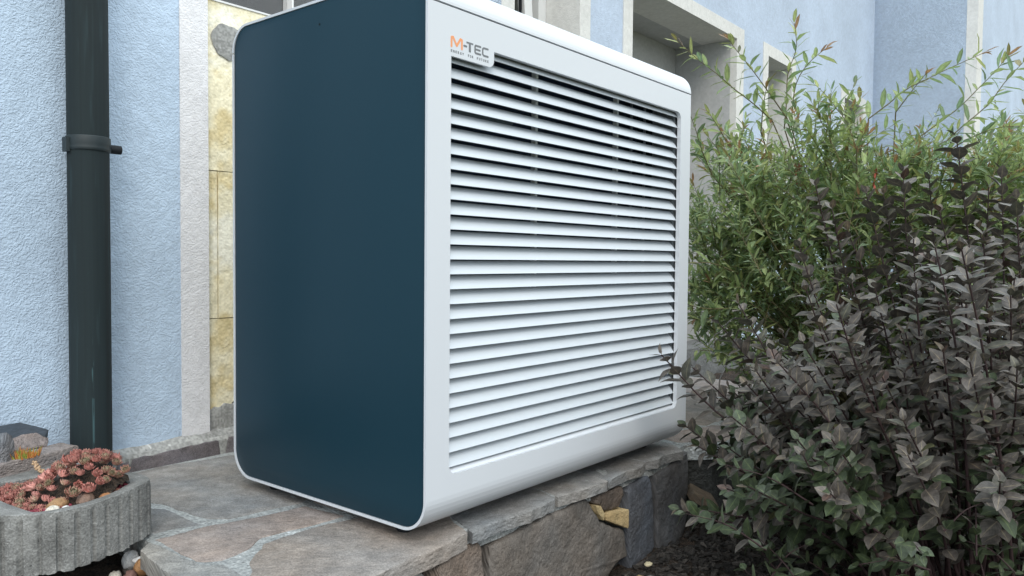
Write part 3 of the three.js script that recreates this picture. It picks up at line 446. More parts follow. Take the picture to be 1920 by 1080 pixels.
  const soilIn = smooth(inner, 80), soil = new THREE.BufferGeometry(); { const ps = [], ix = [], n = 80, K = [1.02, 0.8, 0.6, 0.4, 0.2]; K.forEach((k) => soilIn.forEach((p) => ps.push(-0.465 + (p.x + 0.465) * k, 0.096, -0.6 + (p.z + 0.6) * k))); ps.push(-0.465, 0.096, -0.6); for (let r = 0; r < 4; r++) for (let i = 0; i < n; i++) { const a = r * n + i, b = r * n + (i + 1) % n; ix.push(a, b, a + n, b, b + n, a + n); } for (let i = 0; i < n; i++) ix.push(4 * n + i, 4 * n + (i + 1) % n, 5 * n); soil.setAttribute('position', new THREE.Float32BufferAttribute(ps, 3)); soil.setAttribute('uv', new THREE.Float32BufferAttribute(ps.flatMap((_, i) => i % 3 ? [] : [ps[i], ps[i + 2]]), 2)); soil.setIndex(ix); } { const p = soil.attributes.position; for (let i = 0; i < p.count; i++) p.setY(i, Math.max(p.getY(i), topOf(p.getX(i), p.getZ(i)) - 0.022) + (noise3(p.getX(i) * 60, 1, p.getZ(i) * 60, 2) - 0.5) * 0.016); soil.computeVertexNormals(); } part('planter_soil', soil, M.soil, t);
  const t2 = thing('planter_ring', 'second fluted concrete planter ring behind the first, against the blue wall', 'planter', [-0.012, -0.002, -0.34], 'concrete planter rings');
  part('planter_wall', g, M.concrete, t2); part('planter_soil', soil, M.soil, t2).position.y = -0.03;

  // houseleek rosettes
  const rosette = (s, green) => {
    const pos = [], col = [], idx = []; const ra = (i) => hash(i, s, 77);
    const nP = 46, rc = [0.66, 0.27, 0.23], gc = [0.33, 0.44, 0.26], pk = [0.85, 0.52, 0.44];
    for (let i = 0; i < nP; i++) {
      const a = i * 2.39996 + s, f = i / nP, tilt = mix(1.4, -0.05, Math.pow(f, 0.8)), len = mix(0.5, 0.92, Math.pow(f, 0.7)) * mix(0.9, 1.1, ra(i)), w = mix(0.12, 0.22, f);
      const ca = Math.cos(a), sa = Math.sin(a), base = pos.length / 3;
      const rowsP = [[0, 0.6], [0.3, 0.9], [0.62, 1], [0.84, 0.55], [1, 0.02]];
      for (const [k, ww] of rowsP) {
        const el = tilt + k * 0.75, r = len * k * Math.cos(el * 0.92), y = len * k * Math.sin(el) * 0.9 + 0.02;
        for (const q of [-1, 0, 1, 0]) {
          const o = q * w * ww, th = (pos.length / 3 - base) % 4 === 3 ? -0.075 * (1 - k * 0.7) : q === 0 ? 0.03 * (1 - k) : 0;
          pos.push(ca * r - sa * o, y + th + Math.abs(q) * 0.03, sa * r + ca * o);
          const gi = clamp((green ? 1.25 : 0.75) - f * (green ? 1.0 : 1.1) - k * k * 0.5 + ra(i + 50) * 0.2), pi = (1 - k) * 0.8 * ra(i + 90);
          col.push(...[0, 1, 2].map((c) => mix(mix(rc[c], pk[c], pi), gc[c], gi) * (k > 0.8 ? 0.75 : 1) * mix(0.8, 1.15, ra(i + 9))));
        }
      }
      for (let k = 0; k < 4; k++) for (let q = 0; q < 4; q++) { const A = base + k * 4 + q, B = base + k * 4 + (q + 1) % 4; idx.push(A, B, A + 4, B, B + 4, A + 4); }
    }
    const g = new THREE.BufferGeometry(); g.setAttribute('position', new THREE.Float32BufferAttribute(pos, 3)); g.setAttribute('color', new THREE.Float32BufferAttribute(col, 3)); g.setIndex(idx); g.computeVertexNormals(); return g;
  };
  const G = [rosette(1, 0), rosette(2, 0), rosette(3, 1), rosette(4, 0), rosette(5, 1)], rm = std({ vertexColors: true, roughness: 0.6 });
  const clump = thing('houseleek_clump', 'mound of red and green houseleek rosettes growing in the front planter', 'houseleeks');
  const put = [];
  const add = (x, y, z, r, k, tx = 0, tz = 0) => { const m = part(numbered('rosette'), G[k], rm, clump); m.position.set(x, y, z); m.rotation.set(tx, hash(put.length, 3, 1) * 6, tz); m.scale.setScalar(r); put.push([x, z, r]); };
  add(-0.484, 0.133, -0.472, 0.0215, 4, 0.5, 0); add(-0.404, 0.153, -0.512, 0.019, 4, 0.4, -0.2); add(-0.385, 0.142, -0.51, 0.016, 2, 0.4, -0.3); add(-0.458, 0.158, -0.535, 0.017, 2, 0.5, 0.1); add(-0.418, 0.142, -0.487, 0.016, 4, 0.6, -0.1); add(-0.42, 0.17, -0.55, 0.02, 4, 0.2, 0); add(-0.47, 0.16, -0.575, 0.019, 2, 0.2, 0.2); add(-0.375, 0.16, -0.54, 0.018, 2, 0.2, -0.4);
  for (let i = 0; i < 9000 && put.length < 200; i++) {
    const x = rr(-0.565, -0.352), z = rr(-0.71, -0.462), r = rr(0.0145, 0.022);
    if (z > -0.482 - 0.12 * Math.max(0, -0.5 - x) && rnd() < 0.8) continue;
    if ((x > -0.364 && z > -0.57) || z > -0.47 + 0.25 * Math.max(0, -x - 0.5) - 0.35 * Math.max(0, x + 0.46)) continue;
    if (z < -0.7 || (x < -0.5 && z > -0.5 && rnd() < 0.5)) continue;
    if (put.some(([a, b, q]) => Math.hypot(a - x, b - z) < (q + r) * 0.52)) continue;
    const y = topOf(x, z), e = 0.01; add(x, y, z, r, rnd() < 0.36 ? (rnd() < 0.5 ? 2 : 4) : [0, 1, 3][Math.floor(rnd() * 3)], clamp((y - topOf(x, z + e)) / e, -0.7, 0.7), clamp((topOf(x + e, z) - y) / e, -0.7, 0.7));
  }
  // dark red creeping sedum between the stones
  const sb = []; for (let i = 0; i < 260; i++) { const right = i < 120, x = right ? rr(-0.405, -0.362) : rr(-0.56, -0.49), z = right ? -0.485 - (x + 0.4) * 0.6 + rr(-0.02, 0.012) : rr(-0.485, -0.46); const p = new THREE.IcosahedronGeometry(rr(0.0022, 0.004), 1); p.scale(1, 1.3, 1); p.translate(x, rr(0.102, 0.117), z); sb.push(p); }
  const sed = part('red_sedum', merge(sb), std({ color: '#7c2638', roughness: 0.6 }), clump); sed.userData.kind = 'stuff';

  // stones lying in the planter
  const pm = (hex) => std({ color: hex, map: scaled(T.stoneTint, 6), bumpMap: scaled(T.stoneBump, 8), bumpScale: 0.002, roughness: 0.75 });
  const stoneThing = (x, y, z, rx, ry, rz, hex, turn, label, s, group) => { const o = part(numbered('pebble'), pebble(rx, ry, rz, s), pm(hex), scene); o.position.set(x, y, z); o.rotation.y = turn; return tag(o, label, 'pebble', group); };
  stoneThing(-0.507, 0.117, -0.484, 0.024, 0.012, 0.013, '#c89f74', 0.5, 'long tan pebble in the planter below the largest green houseleek', 1);
  stoneThing(-0.524, 0.113, -0.463, 0.0145, 0.010, 0.011, '#fbf5e8', 0.1, 'cream round pebble at the planter rim, left of the white one', 2);
  stoneThing(-0.503, 0.112, -0.457, 0.012, 0.008, 0.009, '#ffffff', 0.8, 'small white pebble at the planter rim, right of the cream one', 3);
  stoneThing(-0.46, 0.118, -0.474, 0.021, 0.0135, 0.013, '#a58878', 0.7, 'knobbly brown pebble in the planter between the tan and orange ones', 4);
  stoneThing(-0.422, 0.114, -0.474, 0.0145, 0.009, 0.011, '#cf9364', 0.3, 'orange pebble in the planter beside the dark red sedum', 5);
  stoneThing(-0.388, 0.114, -0.495, 0.0095, 0.007, 0.008, '#c58a74', 0.3, 'small pink pebble in the right corner of the planter', 6);
  // pebbles on the ground in front of the planter
  const gp = (x, z, y, rx, ry, rz, hex, turn, label, s) => stoneThing(x, y, z, rx, ry, rz, hex, turn, label, s);
  gp(-0.357, -0.512, -0.042, 0.018, 0.02, 0.013, '#ffffff', 0.2, 'white knobbly pebble on the ground under the planter edge', 11);
  gp(-0.345, -0.462, -0.03, 0.03, 0.008, 0.009, '#ffffff', -0.6, 'long white pebble leaning on the orange one below the planter', 12);
  gp(-0.356, -0.455, -0.041, 0.021, 0.017, 0.015, '#c99665', 0.2, 'orange-brown pebble among white ones below the planter', 13);
  gp(-0.352, -0.395, -0.052, 0.018, 0.013, 0.013, '#fbf2e4', 0.5, 'cream pebble against the patio edge, bottom of the picture', 14);
  gp(-0.405, -0.478, -0.052, 0.017, 0.011, 0.012, '#fbf4e6', 0.9, 'cream pebble in the dark gap under the planter', 15);
  gp(-0.385, -0.452, -0.052, 0.016, 0.013, 0.013, '#98736a', 0.9, 'reddish brown pebble between the cream ones below the planter', 16);
  gp(-0.437, -0.452, -0.055, 0.016, 0.011, 0.012, '#8d6c60', 0.4, 'dull brown pebble furthest under the planter', 17);

  // stones laid on the second planter
  const slabTo = (o, turn, pitch, roll) => { const m = new THREE.Matrix4().makeRotationFromEuler(new THREE.Euler(pitch, turn, roll, 'YXZ')).setPosition(...o), v = V(0, 0, 0); return (a, b, h) => { v.set(a, h, b).applyMatrix4(m); return [v.x, v.y, v.z]; }; };
  const lay = (pts, th, o, turn, pitch, roll, m, label, cat, opt) => tag(part(numbered(cat === 'rock' ? 'rock' : 'slate'), stoneSlab(pts, th, slabTo(o, turn, pitch, roll), opt), m, scene), label, cat === 'rock' ? 'rock' : 'stone slab');
  lay([[-0.095, -0.028], [0.09, -0.024], [0.092, 0.028], [0.02, 0.034], [-0.1, 0.036]], 0.03, [-0.432, 0.151, -0.818], 0.28, 0.02, 0.0, stone('#aea39f', 3, 0.008), 'long grey-brown layered stone lying on the planter rim behind the houseleeks', 'slate', { n: 60, rough: 0.004, edge: 0.004, relief: 0.006, s: 51, inset: 0.008 });
  lay([[-0.09, -0.06], [0.05, -0.07], [0.085, 0.0], [0.05, 0.05], [-0.09, 0.05]], 0.016, [-0.435, 0.172, -0.94], 0.12, 0.22, -0.02, stone('#4a5058', 3, 0.002, 0.55), 'dark slate slab leaning against the blue wall left of the downpipe', 'slate', { n: 60, rough: 0.0015, edge: 0.002, relief: 0.001, s: 52, inset: 0.004 });
  lay([[-0.045, -0.014], [-0.01, -0.024], [0.03, -0.022], [0.048, 0.0], [0.036, 0.02], [-0.042, 0.018]], 0.03, [-0.428, 0.168, -0.855], 0.2, 0.75, 0.05, stone('#a39692', 4, 0.008), 'flat pinkish grey rock propped in front of the dark slate slab', 'rock', { n: 48, rough: 0.004, edge: 0.005, relief: 0.008, s: 53 });
  const rk = part(numbered('rock'), pebble(0.036, 0.052, 0.03, 61), stone('#9a9a9e', 4, 0.01), scene); rk.position.set(-0.512, 0.158, -0.8); tag(rk, 'upright grey rock at the left edge beside the yellow stonecrop', 'rock');
  // orange-green stonecrop tuft
  const st = thing('stonecrop_tuft', 'small orange and green stonecrop tuft between the rocks on the planter', 'stonecrop', [-0.462, 0.15, -0.79]);
  const tipG = [], stemG = []; for (let i = 0; i < 95; i++) { const a = rnd() * 6.3, r = Math.sqrt(rnd()) * 0.032, x = Math.cos(a) * r, z = Math.sin(a) * r * 0.7, h = rr(0.008, 0.024); const g = new THREE.ConeGeometry(rr(0.0016, 0.003), h, 5); g.translate(0, h / 2, 0); g.rotateZ(-x * 14 + rr(-0.3, 0.3)); g.rotateX(z * 14); g.translate(x, 0, z); (rnd() < 0.5 ? tipG : stemG).push(g); }
  part('orange_shoots', merge(tipG), std({ color: '#bd7a3d', roughness: 0.7 }), st); part('green_shoots', merge(stemG), std({ color: '#8c9440', roughness: 0.7 }), st);
  const dg = []; for (let i = 0; i < 46; i++) { const f = i / 46, g = new THREE.SphereGeometry(rr(0.0022, 0.004), 6, 5); g.translate(0.004 + f * 0.03 + rr(-0.005, 0.005), -0.005 - f * 0.05, 0.04 + f * 0.045 + rr(-0.003, 0.003)); dg.push(g); } part('trailing_stem', merge(dg), std({ color: '#b79a7c', roughness: 0.8 }), st);
}

// ---------------------------------------------------------------- soil litter and loose stones right of the wall
{
  const bark = new THREE.BoxGeometry(1, 0.22, 0.34), n = 5200, im = new THREE.InstancedMesh(bark, std({ color: '#ffffff', map: scaled(T.bark, 1), roughness: 1 }), n), m = new THREE.Matrix4(), e = new THREE.Euler(), q = new THREE.Quaternion(), c = new THREE.Color();
  for (let i = 0; i < n; i++) {
    const near = i < 4200, x = near ? rr(0.35, 1.75) : rr(-0.9, 3.2), z = near ? rr(0.0, 0.55) : rr(-0.95, 1.3); const s = rr(0.008, 0.034);
    e.set(rr(-0.5, 0.5), rr(0, 6.28), rr(-0.5, 0.5)); m.compose(V(x, bedH(x, z) + rr(0, 0.008), z), q.setFromEuler(e), V(s, s * rr(0.5, 1.2), s * rr(0.6, 1.5))); im.setMatrixAt(i, m);
    const k = 0.04 + 0.2 * rnd() * rnd(); c.setRGB(k * 1.12, k * 0.96, k * 0.85); im.setColorAt(i, c);
  }
  im.name = 'bark_mulch'; im.userData.kind = 'stuff'; im.castShadow = im.receiveShadow = true; tag(im, 'dark brown bark mulch and dry litter covering the bed below the stone wall', 'bark mulch'); scene.add(im);
  const lie = (name, pts, th, x, z, y, turn, pitch, m, label, s, cat = 'stone') => { const mt = new THREE.Matrix4().makeRotationFromEuler(new THREE.Euler(pitch, turn, 0, 'YXZ')).setPosition(x, y, z), v = V(0, 0, 0); return tag(part(numbered(name), stoneSlab(pts, th, (a, b, h) => { v.set(a, h, b).applyMatrix4(mt); return [v.x, v.y, v.z]; }, { n: 44, rough: 0.004, edge: 0.004, relief: 0.006, s, inset: 0.01 }), m, scene), label, cat); };
  lie('flat_stone', [[-0.07, -0.04], [0.05, -0.045], [0.09, 0.0], [0.06, 0.04], [-0.07, 0.05]], 0.03, 1.23, 0.02, -0.15, 0.6, 0.5, stone('#8d7a66', 3, 0.006), 'flat brown stone lying in the mulch right of the retaining wall', 71);
  lie('flat_stone', [[-0.05, -0.04], [0.05, -0.05], [0.08, 0.02], [0.03, 0.06], [-0.06, 0.03]], 0.035, 0.62, 0.17, -0.235, 0.2, 0.3, stone('#c3a273', 3, 0.005), 'yellowish stone on the soil at the foot of the wall', 72);
  lie('flat_stone', [[-0.08, -0.03], [0.06, -0.05], [0.09, 0.02], [-0.05, 0.05]], 0.04, 1.33, 0.16, -0.045, 0.5, 0.15, stone('#9c8c7a', 3, 0.006), 'tan edging stone at the patio end, partly under the purple shrub', 73);
  lie('flat_stone', [[-0.05, -0.05], [0.06, -0.05], [0.05, 0.06], [-0.06, 0.03]], 0.04, 1.4, 0.24, -0.05, 0.1, 0.35, stone('#8f8378', 3, 0.006), 'grey-brown edging stone just in front of the tan one', 74);
  const pm = std({ color: '#9b9a98', map: scaled(T.stoneTint, 5), roughness: 0.85 });
  const a = part(numbered('pebble'), pebble(0.04, 0.022, 0.03, 81), pm, scene); a.position.set(0.66, -0.245, 0.14); tag(a, 'rounded grey stone on the soil under the purple shrub', 'pebble');
  const b = part(numbered('pebble'), pebble(0.014, 0.006, 0.01, 82), std({ color: '#cfc3a3', roughness: 0.9 }), scene); b.position.set(0.83, -0.262, 0.05); tag(b, 'small pale chip of stone on the mulch', 'pebble');
}

// ---------------------------------------------------------------- shrubs
// axes of the planting bed: it runs from the end of the patio out into the garden
const EYE = V(-1.107, 0.595, 1.126), RIGHT = V(0.63295, 0, 0.77415).normalize(), FWD = V(0.77386, 0, -0.63232).normalize();
// a folded, curved leaf blade along +z, upper side +y; w(v) gives the half width
function blade(len, wid, prof, rows, fold, curl, wave, s) {
  const pos = [], uv = [], idx = [];
  for (let i = 0; i <= rows; i++) {
    const v = i / rows, w = prof(v) * wid * 0.5, z = v * len, y = -curl * len * v * v + wave * len * 0.5 * Math.sin(v * 7 + s);
    for (const q of [-1, 0, 1]) { pos.push(q * w, y + Math.abs(q) * w * fold + (q ? wave * len * 0.35 * Math.sin(v * 11 + q * 2 + s) : 0), z); uv.push(0.5 + q * 0.47, v); }
  }
  for (let i = 0; i < rows; i++) for (const q of [0, 1]) { const a = i * 3 + q; idx.push(a, a + 3, a + 1, a + 1, a + 3, a + 4); }
  const g = new THREE.BufferGeometry(); g.setAttribute('position', new THREE.Float32BufferAttribute(pos, 3)); g.setAttribute('uv', new THREE.Float32BufferAttribute(uv, 2)); g.setIndex(idx); g.computeVertexNormals(); return g;
}
const broad = (v) => Math.pow(Math.sin(Math.PI * Math.pow(clamp(v, 0, 1), 0.8)), 0.85) * (v > 0.82 ? 0.72 + (1 - v) * 1.55 : 1) + (v < 0.08 ? 0.04 : 0);
const narrow = (v) => Math.pow(Math.max(0, Math.sin(Math.PI * Math.pow(v, 0.9))), 0.55) + 0.01;
// gathers leaves: the ones that show largest become parts, the rest one mesh
class Foliage {
  constructor(variants, tints, map, opts) {
    this.variants = variants; this.items = []; this.tints = tints;
    this.mats = tints.map((c) => new THREE.MeshPhysicalMaterial({ color: new THREE.Color().setRGB(...c), map, side: THREE.DoubleSide, ...opts }));
    this.rest = new THREE.MeshPhysicalMaterial({ vertexColors: true, map, side: THREE.DoubleSide, ...opts });
  }
  add(p, dir, up, size, tint) {
    const z = dir.clone().normalize(), x = up.clone().cross(z); if (x.lengthSq() < 1e-5) x.set(1, 0, 0); x.normalize(); const y = z.clone().cross(x);
    const m = new THREE.Matrix4().makeBasis(x.multiplyScalar(size), y.multiplyScalar(size), z.multiplyScalar(size)).setPosition(p);
    this.items.push({ m, p, tint, k: Math.floor(rnd() * this.variants.length), d: p.distanceTo(EYE) / size });
  }
  build(parent, name, restName, most = 300) {
    const seen = (p) => { const q = p.clone().project(camera); return Math.abs(q.x) < 0.98 && Math.abs(q.y) < 0.98; };
    camera.updateMatrixWorld(true); camera.aspect = 16 / 9; camera.updateProjectionMatrix();
    for (const it of this.items) if (!seen(it.p)) it.d += 50;
    this.items.sort((a, b) => a.d - b.d);
    this.items.slice(0, most).forEach((it) => { const o = part(numbered(name), this.variants[it.k], this.mats[it.tint], parent); o.matrixAutoUpdate = true; it.m.decompose(o.position, o.quaternion, o.scale); });
    const rest = this.items.slice(most), V0 = this.variants, np = rest.reduce((n, it) => n + V0[it.k].attributes.position.count, 0), ni = rest.reduce((n, it) => n + V0[it.k].index.count, 0);
    const pos = new Float32Array(np * 3), nor = new Float32Array(np * 3), uv = new Float32Array(np * 2), col = new Float32Array(np * 3), idx = new Uint32Array(ni), v = V(0, 0, 0), nm = new THREE.Matrix3(); let a = 0, b = 0;
    for (const it of rest) {
      const g = V0[it.k], P = g.attributes.position, N = g.attributes.normal, U = g.attributes.uv, c = this.tints[it.tint], k = rr(0.82, 1.15); nm.getNormalMatrix(it.m);
      for (let i = 0; i < g.index.count; i++) idx[b + i] = g.index.array[i] + a; b += g.index.count;
      for (let i = 0; i < P.count; i++, a++) { v.fromBufferAttribute(P, i).applyMatrix4(it.m); pos.set([v.x, v.y, v.z], a * 3); v.fromBufferAttribute(N, i).applyMatrix3(nm).normalize(); nor.set([v.x, v.y, v.z], a * 3); uv.set([U.getX(i), U.getY(i)], a * 2); col.set([c[0] * k, c[1] * k, c[2] * k], a * 3); }
    }
    const g = new THREE.BufferGeometry(); g.setAttribute('position', new THREE.BufferAttribute(pos, 3)); g.setAttribute('normal', new THREE.BufferAttribute(nor, 3)); g.setAttribute('uv', new THREE.BufferAttribute(uv, 2)); g.setAttribute('color', new THREE.BufferAttribute(col, 3)); g.setIndex(new THREE.BufferAttribute(idx, 1));
    const o = part(restName, g, this.rest, parent); o.userData.kind = 'stuff'; return o;
  }
}
const along = (pts, t) => new THREE.CatmullRomCurve3(pts).getPoint(t);
const rdir = () => V(rr(-1, 1), rr(-1, 1), rr(-1, 1)).normalize();

// ---- dark purple-leaved shrub in front
{
  const shrub = thing('purple_shrub', 'dense shrub with dark purple-grey oval leaves at the right end of the heat pump', 'shrub');
  const vars = []; for (let i = 0; i < 6; i++) vars.push(blade(1, 0.56 + 0.06 * (i % 3), broad, 6, 0.18 + 0.1 * (i % 2), 0.06 + 0.08 * (i % 4), 0.03, i * 1.7));
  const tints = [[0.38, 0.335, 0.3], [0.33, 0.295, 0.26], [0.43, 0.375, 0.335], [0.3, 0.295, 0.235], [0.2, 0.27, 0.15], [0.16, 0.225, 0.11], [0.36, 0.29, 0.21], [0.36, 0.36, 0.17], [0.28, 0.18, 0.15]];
  const fol = new Foliage(vars, tints, T.leaf, { roughness: 0.48, transmission: 0.3, thickness: 0, specularIntensity: 0.8 });
  const stems = [], up = V(0, 1, 0);
  const stem = (pts, r0, opts = {}) => {
    const { from = 0.22, gap = 0.030, size = 0.048, low = 0 } = opts, c = new THREE.CatmullRomCurve3(pts), L = c.getLength(), n = Math.max(3, Math.floor((L * (1 - from)) / gap)); stems.push([pts, r0]);
    let az = rr(0, 3.14);
    for (let i = 0; i <= n; i++) {
      const f = from + (1 - from) * (i / n), p = c.getPoint(f), t = c.getTangent(f); az += Math.PI / 2 + rr(-0.25, 0.25);
      const e1 = t.clone().cross(Math.abs(t.y) < 0.9 ? up : V(1, 0, 0)).normalize(), e2 = t.clone().cross(e1);
      const tipN = i === n, sz = size * (tipN ? 0.55 : i > n - 2 ? 0.8 : rr(0.8, 1.15)) * (f < 0.35 ? 0.9 : 1);
      for (const k of [0, 1]) {
        if (!tipN && rnd() < 0.06) continue;
        const a = az + k * Math.PI + rr(-0.2, 0.2), side = e1.clone().multiplyScalar(Math.cos(a)).add(e2.clone().multiplyScalar(Math.sin(a)));
        const d = side.clone().multiplyScalar(tipN ? 0.45 : rr(0.7, 1.0)).add(t.clone().multiplyScalar(tipN ? 0.95 : rr(0.35, 1.0))).add(V(0, rr(-0.35, 0.12), 0));
        const N = t.clone().multiplyScalar(0.8).add(V(0, 0.7, 0)).sub(side.clone().multiplyScalar(0.5)).add(rdir().multiplyScalar(0.45));
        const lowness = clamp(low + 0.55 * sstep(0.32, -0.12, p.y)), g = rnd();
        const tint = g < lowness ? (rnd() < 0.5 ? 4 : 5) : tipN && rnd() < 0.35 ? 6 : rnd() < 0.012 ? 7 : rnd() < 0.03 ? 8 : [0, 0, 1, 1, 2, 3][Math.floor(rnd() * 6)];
        fol.add(p.clone().add(side.clone().multiplyScalar(0.002)), d, N, sz, tint);
      }
    }
  };
  const tips = [[1.51, 0.97, 0.67], [1.46, 0.87, 0.54], [1.57, 0.85, 0.59], [1.35, 0.83, 0.32], [1.34, 0.80, 0.47], [1.22, 0.75, 0.41], [1.48, 0.86, 0.79], [1.56, 0.82, 0.75], [1.38, 0.77, 0.84], [1.53, 0.81, 0.47], [1.16, 0.64, 0.34], [1.30, 0.69, 0.43], [1.20, 0.66, 0.63], [1.36, 0.74, 0.66], [1.21, 0.67, 0.79], [0.95, 0.48, 0.25], [1.02, 0.52, 0.41], [1.04, 0.54, 0.52], [1.03, 0.53, 0.58], [0.94, 0.43, 0.48], [0.91, 0.43, 0.68], [0.86, 0.37, 0.38], [0.72, 0.35, 0.14], [0.82, 0.31, 0.18], [0.96, 0.42, 0.19], [0.81, 0.15, 0.17], [0.78, 0.11, 0.22], [0.86, 0.23, 0.23], [0.54, 0.12, 0.63], [0.71, 0.20, 0.61], [0.78, 0.32, 0.44], [0.89, 0.33, 0.82], [0.75, 0.15, 0.90], [0.98, 0.47, 0.84], [0.70, -0.04, 0.21], [0.67, 0.20, 0.40], [0.63, 0.16, 0.51], [0.61, 0.04, 0.41], [0.69, 0.19, 0.74], [0.83, 0.32, 0.35], [1.02, 0.51, 0.73], [0.65, -0.01, 0.31], [0.82, 0.34, 0.65], [1.13, 0.56, 0.87], [0.96, 0.36, 0.90]].map((p) => V(...p));
  const root = (p, s = 0.5) => V(mix(1.16, p.x, s) + 0.09 + rr(-0.06, 0.06), -0.27, mix(0.68, p.z, s) + 0.1 + rr(-0.06, 0.06));
  const grow = (tip, o) => { const b = root(tip, o?.s ?? rr(0.3, 0.6)), m1 = b.clone().lerp(tip, 0.4).add(V(rr(-0.03, 0.03), 0.05 + 0.04 * rnd(), rr(-0.03, 0.03))), m2 = b.clone().lerp(tip, 0.75).add(V(rr(-0.02, 0.02), 0.03, rr(-0.02, 0.02))); stem([b, m1, m2, tip], 0.005, o); };
  for (const t of tips) grow(t, { gap: 0.036, size: 0.056 });
  // stems inside the bush, below the outline that the leading stems draw
  const topAt = (r) => { const K = [[0.45, 0.2], [0.52, 0.33], [0.62, 0.45], [0.8, 0.62], [0.95, 0.72], [1.15, 0.84], [1.4, 0.84], [1.9, 0.8]]; for (let i = 0; i + 1 < K.length; i++) if (r < K[i + 1][0]) return mix(K[i][1], K[i + 1][1], clamp((r - K[i][0]) / (K[i + 1][0] - K[i][0]))); return 0.7; };
  for (let i = 0; i < 115; i++) {
    const r = rr(0.5, 1.75), d = rr(1.6, 2.5), p = EYE.clone().add(RIGHT.clone().multiplyScalar(r * d / 2.1)).add(FWD.clone().multiplyScalar(d)); p.y = 0;
    if (p.z < 0.13 && p.x < 1.2) continue;
    const hi = topAt(r) * d / 2.1 + (1 - d / 2.1) * 0.6, y = mix(0.02, hi - 0.14, Math.pow(rnd(), 0.85)); p.y = y; if (y > hi - 0.1 || y < -0.05) continue;
    grow(p, { low: y < 0.25 ? 0.45 : 0.1, s: rr(0.35, 0.7) });
  }
  // low leafy side shoots close to the ground
  for (let i = 0; i < 150; i++) {
    const r = rr(0.66, 1.6), d = rr(1.6, 2.3), p = EYE.clone().add(RIGHT.clone().multiplyScalar(r * d / 2.0)).add(FWD.clone().multiplyScalar(d)); if (p.z < 0.16 && p.x < 1.2) continue;
    p.y = rr(-0.2, 0.1); const out = V(rr(-1, 1), rr(0.1, 0.8), rr(-1, 1)).normalize().multiplyScalar(rr(0.1, 0.2)), q = p.clone().add(out);
    if (q.z < 0.1 && q.x < 1.2) continue;
    stem([p.clone(), p.clone().lerp(q, 0.5).add(V(0, 0.015, 0)), q], 0.0022, { from: 0.05, gap: 0.028, size: 0.042, low: 0.55 });
  }
  const sm = std({ color: '#4a3234', map: scaled(T.bark, 4), roughness: 0.8 });
  stems.sort((a, b) => b[0].at(-1).y - a[0].at(-1).y).forEach(([p, r], i) => { const g = tubeAlong(p, r, r * 0.32, 12, 6); if (i < 60) part(numbered('stem'), g, sm, shrub); else (stems.low ||= []).push(g); });
  const inner = part('inner_stems', merge(stems.low), sm, shrub); inner.userData.kind = 'stuff';
  fol.build(shrub, 'leaf', 'leaves');
}

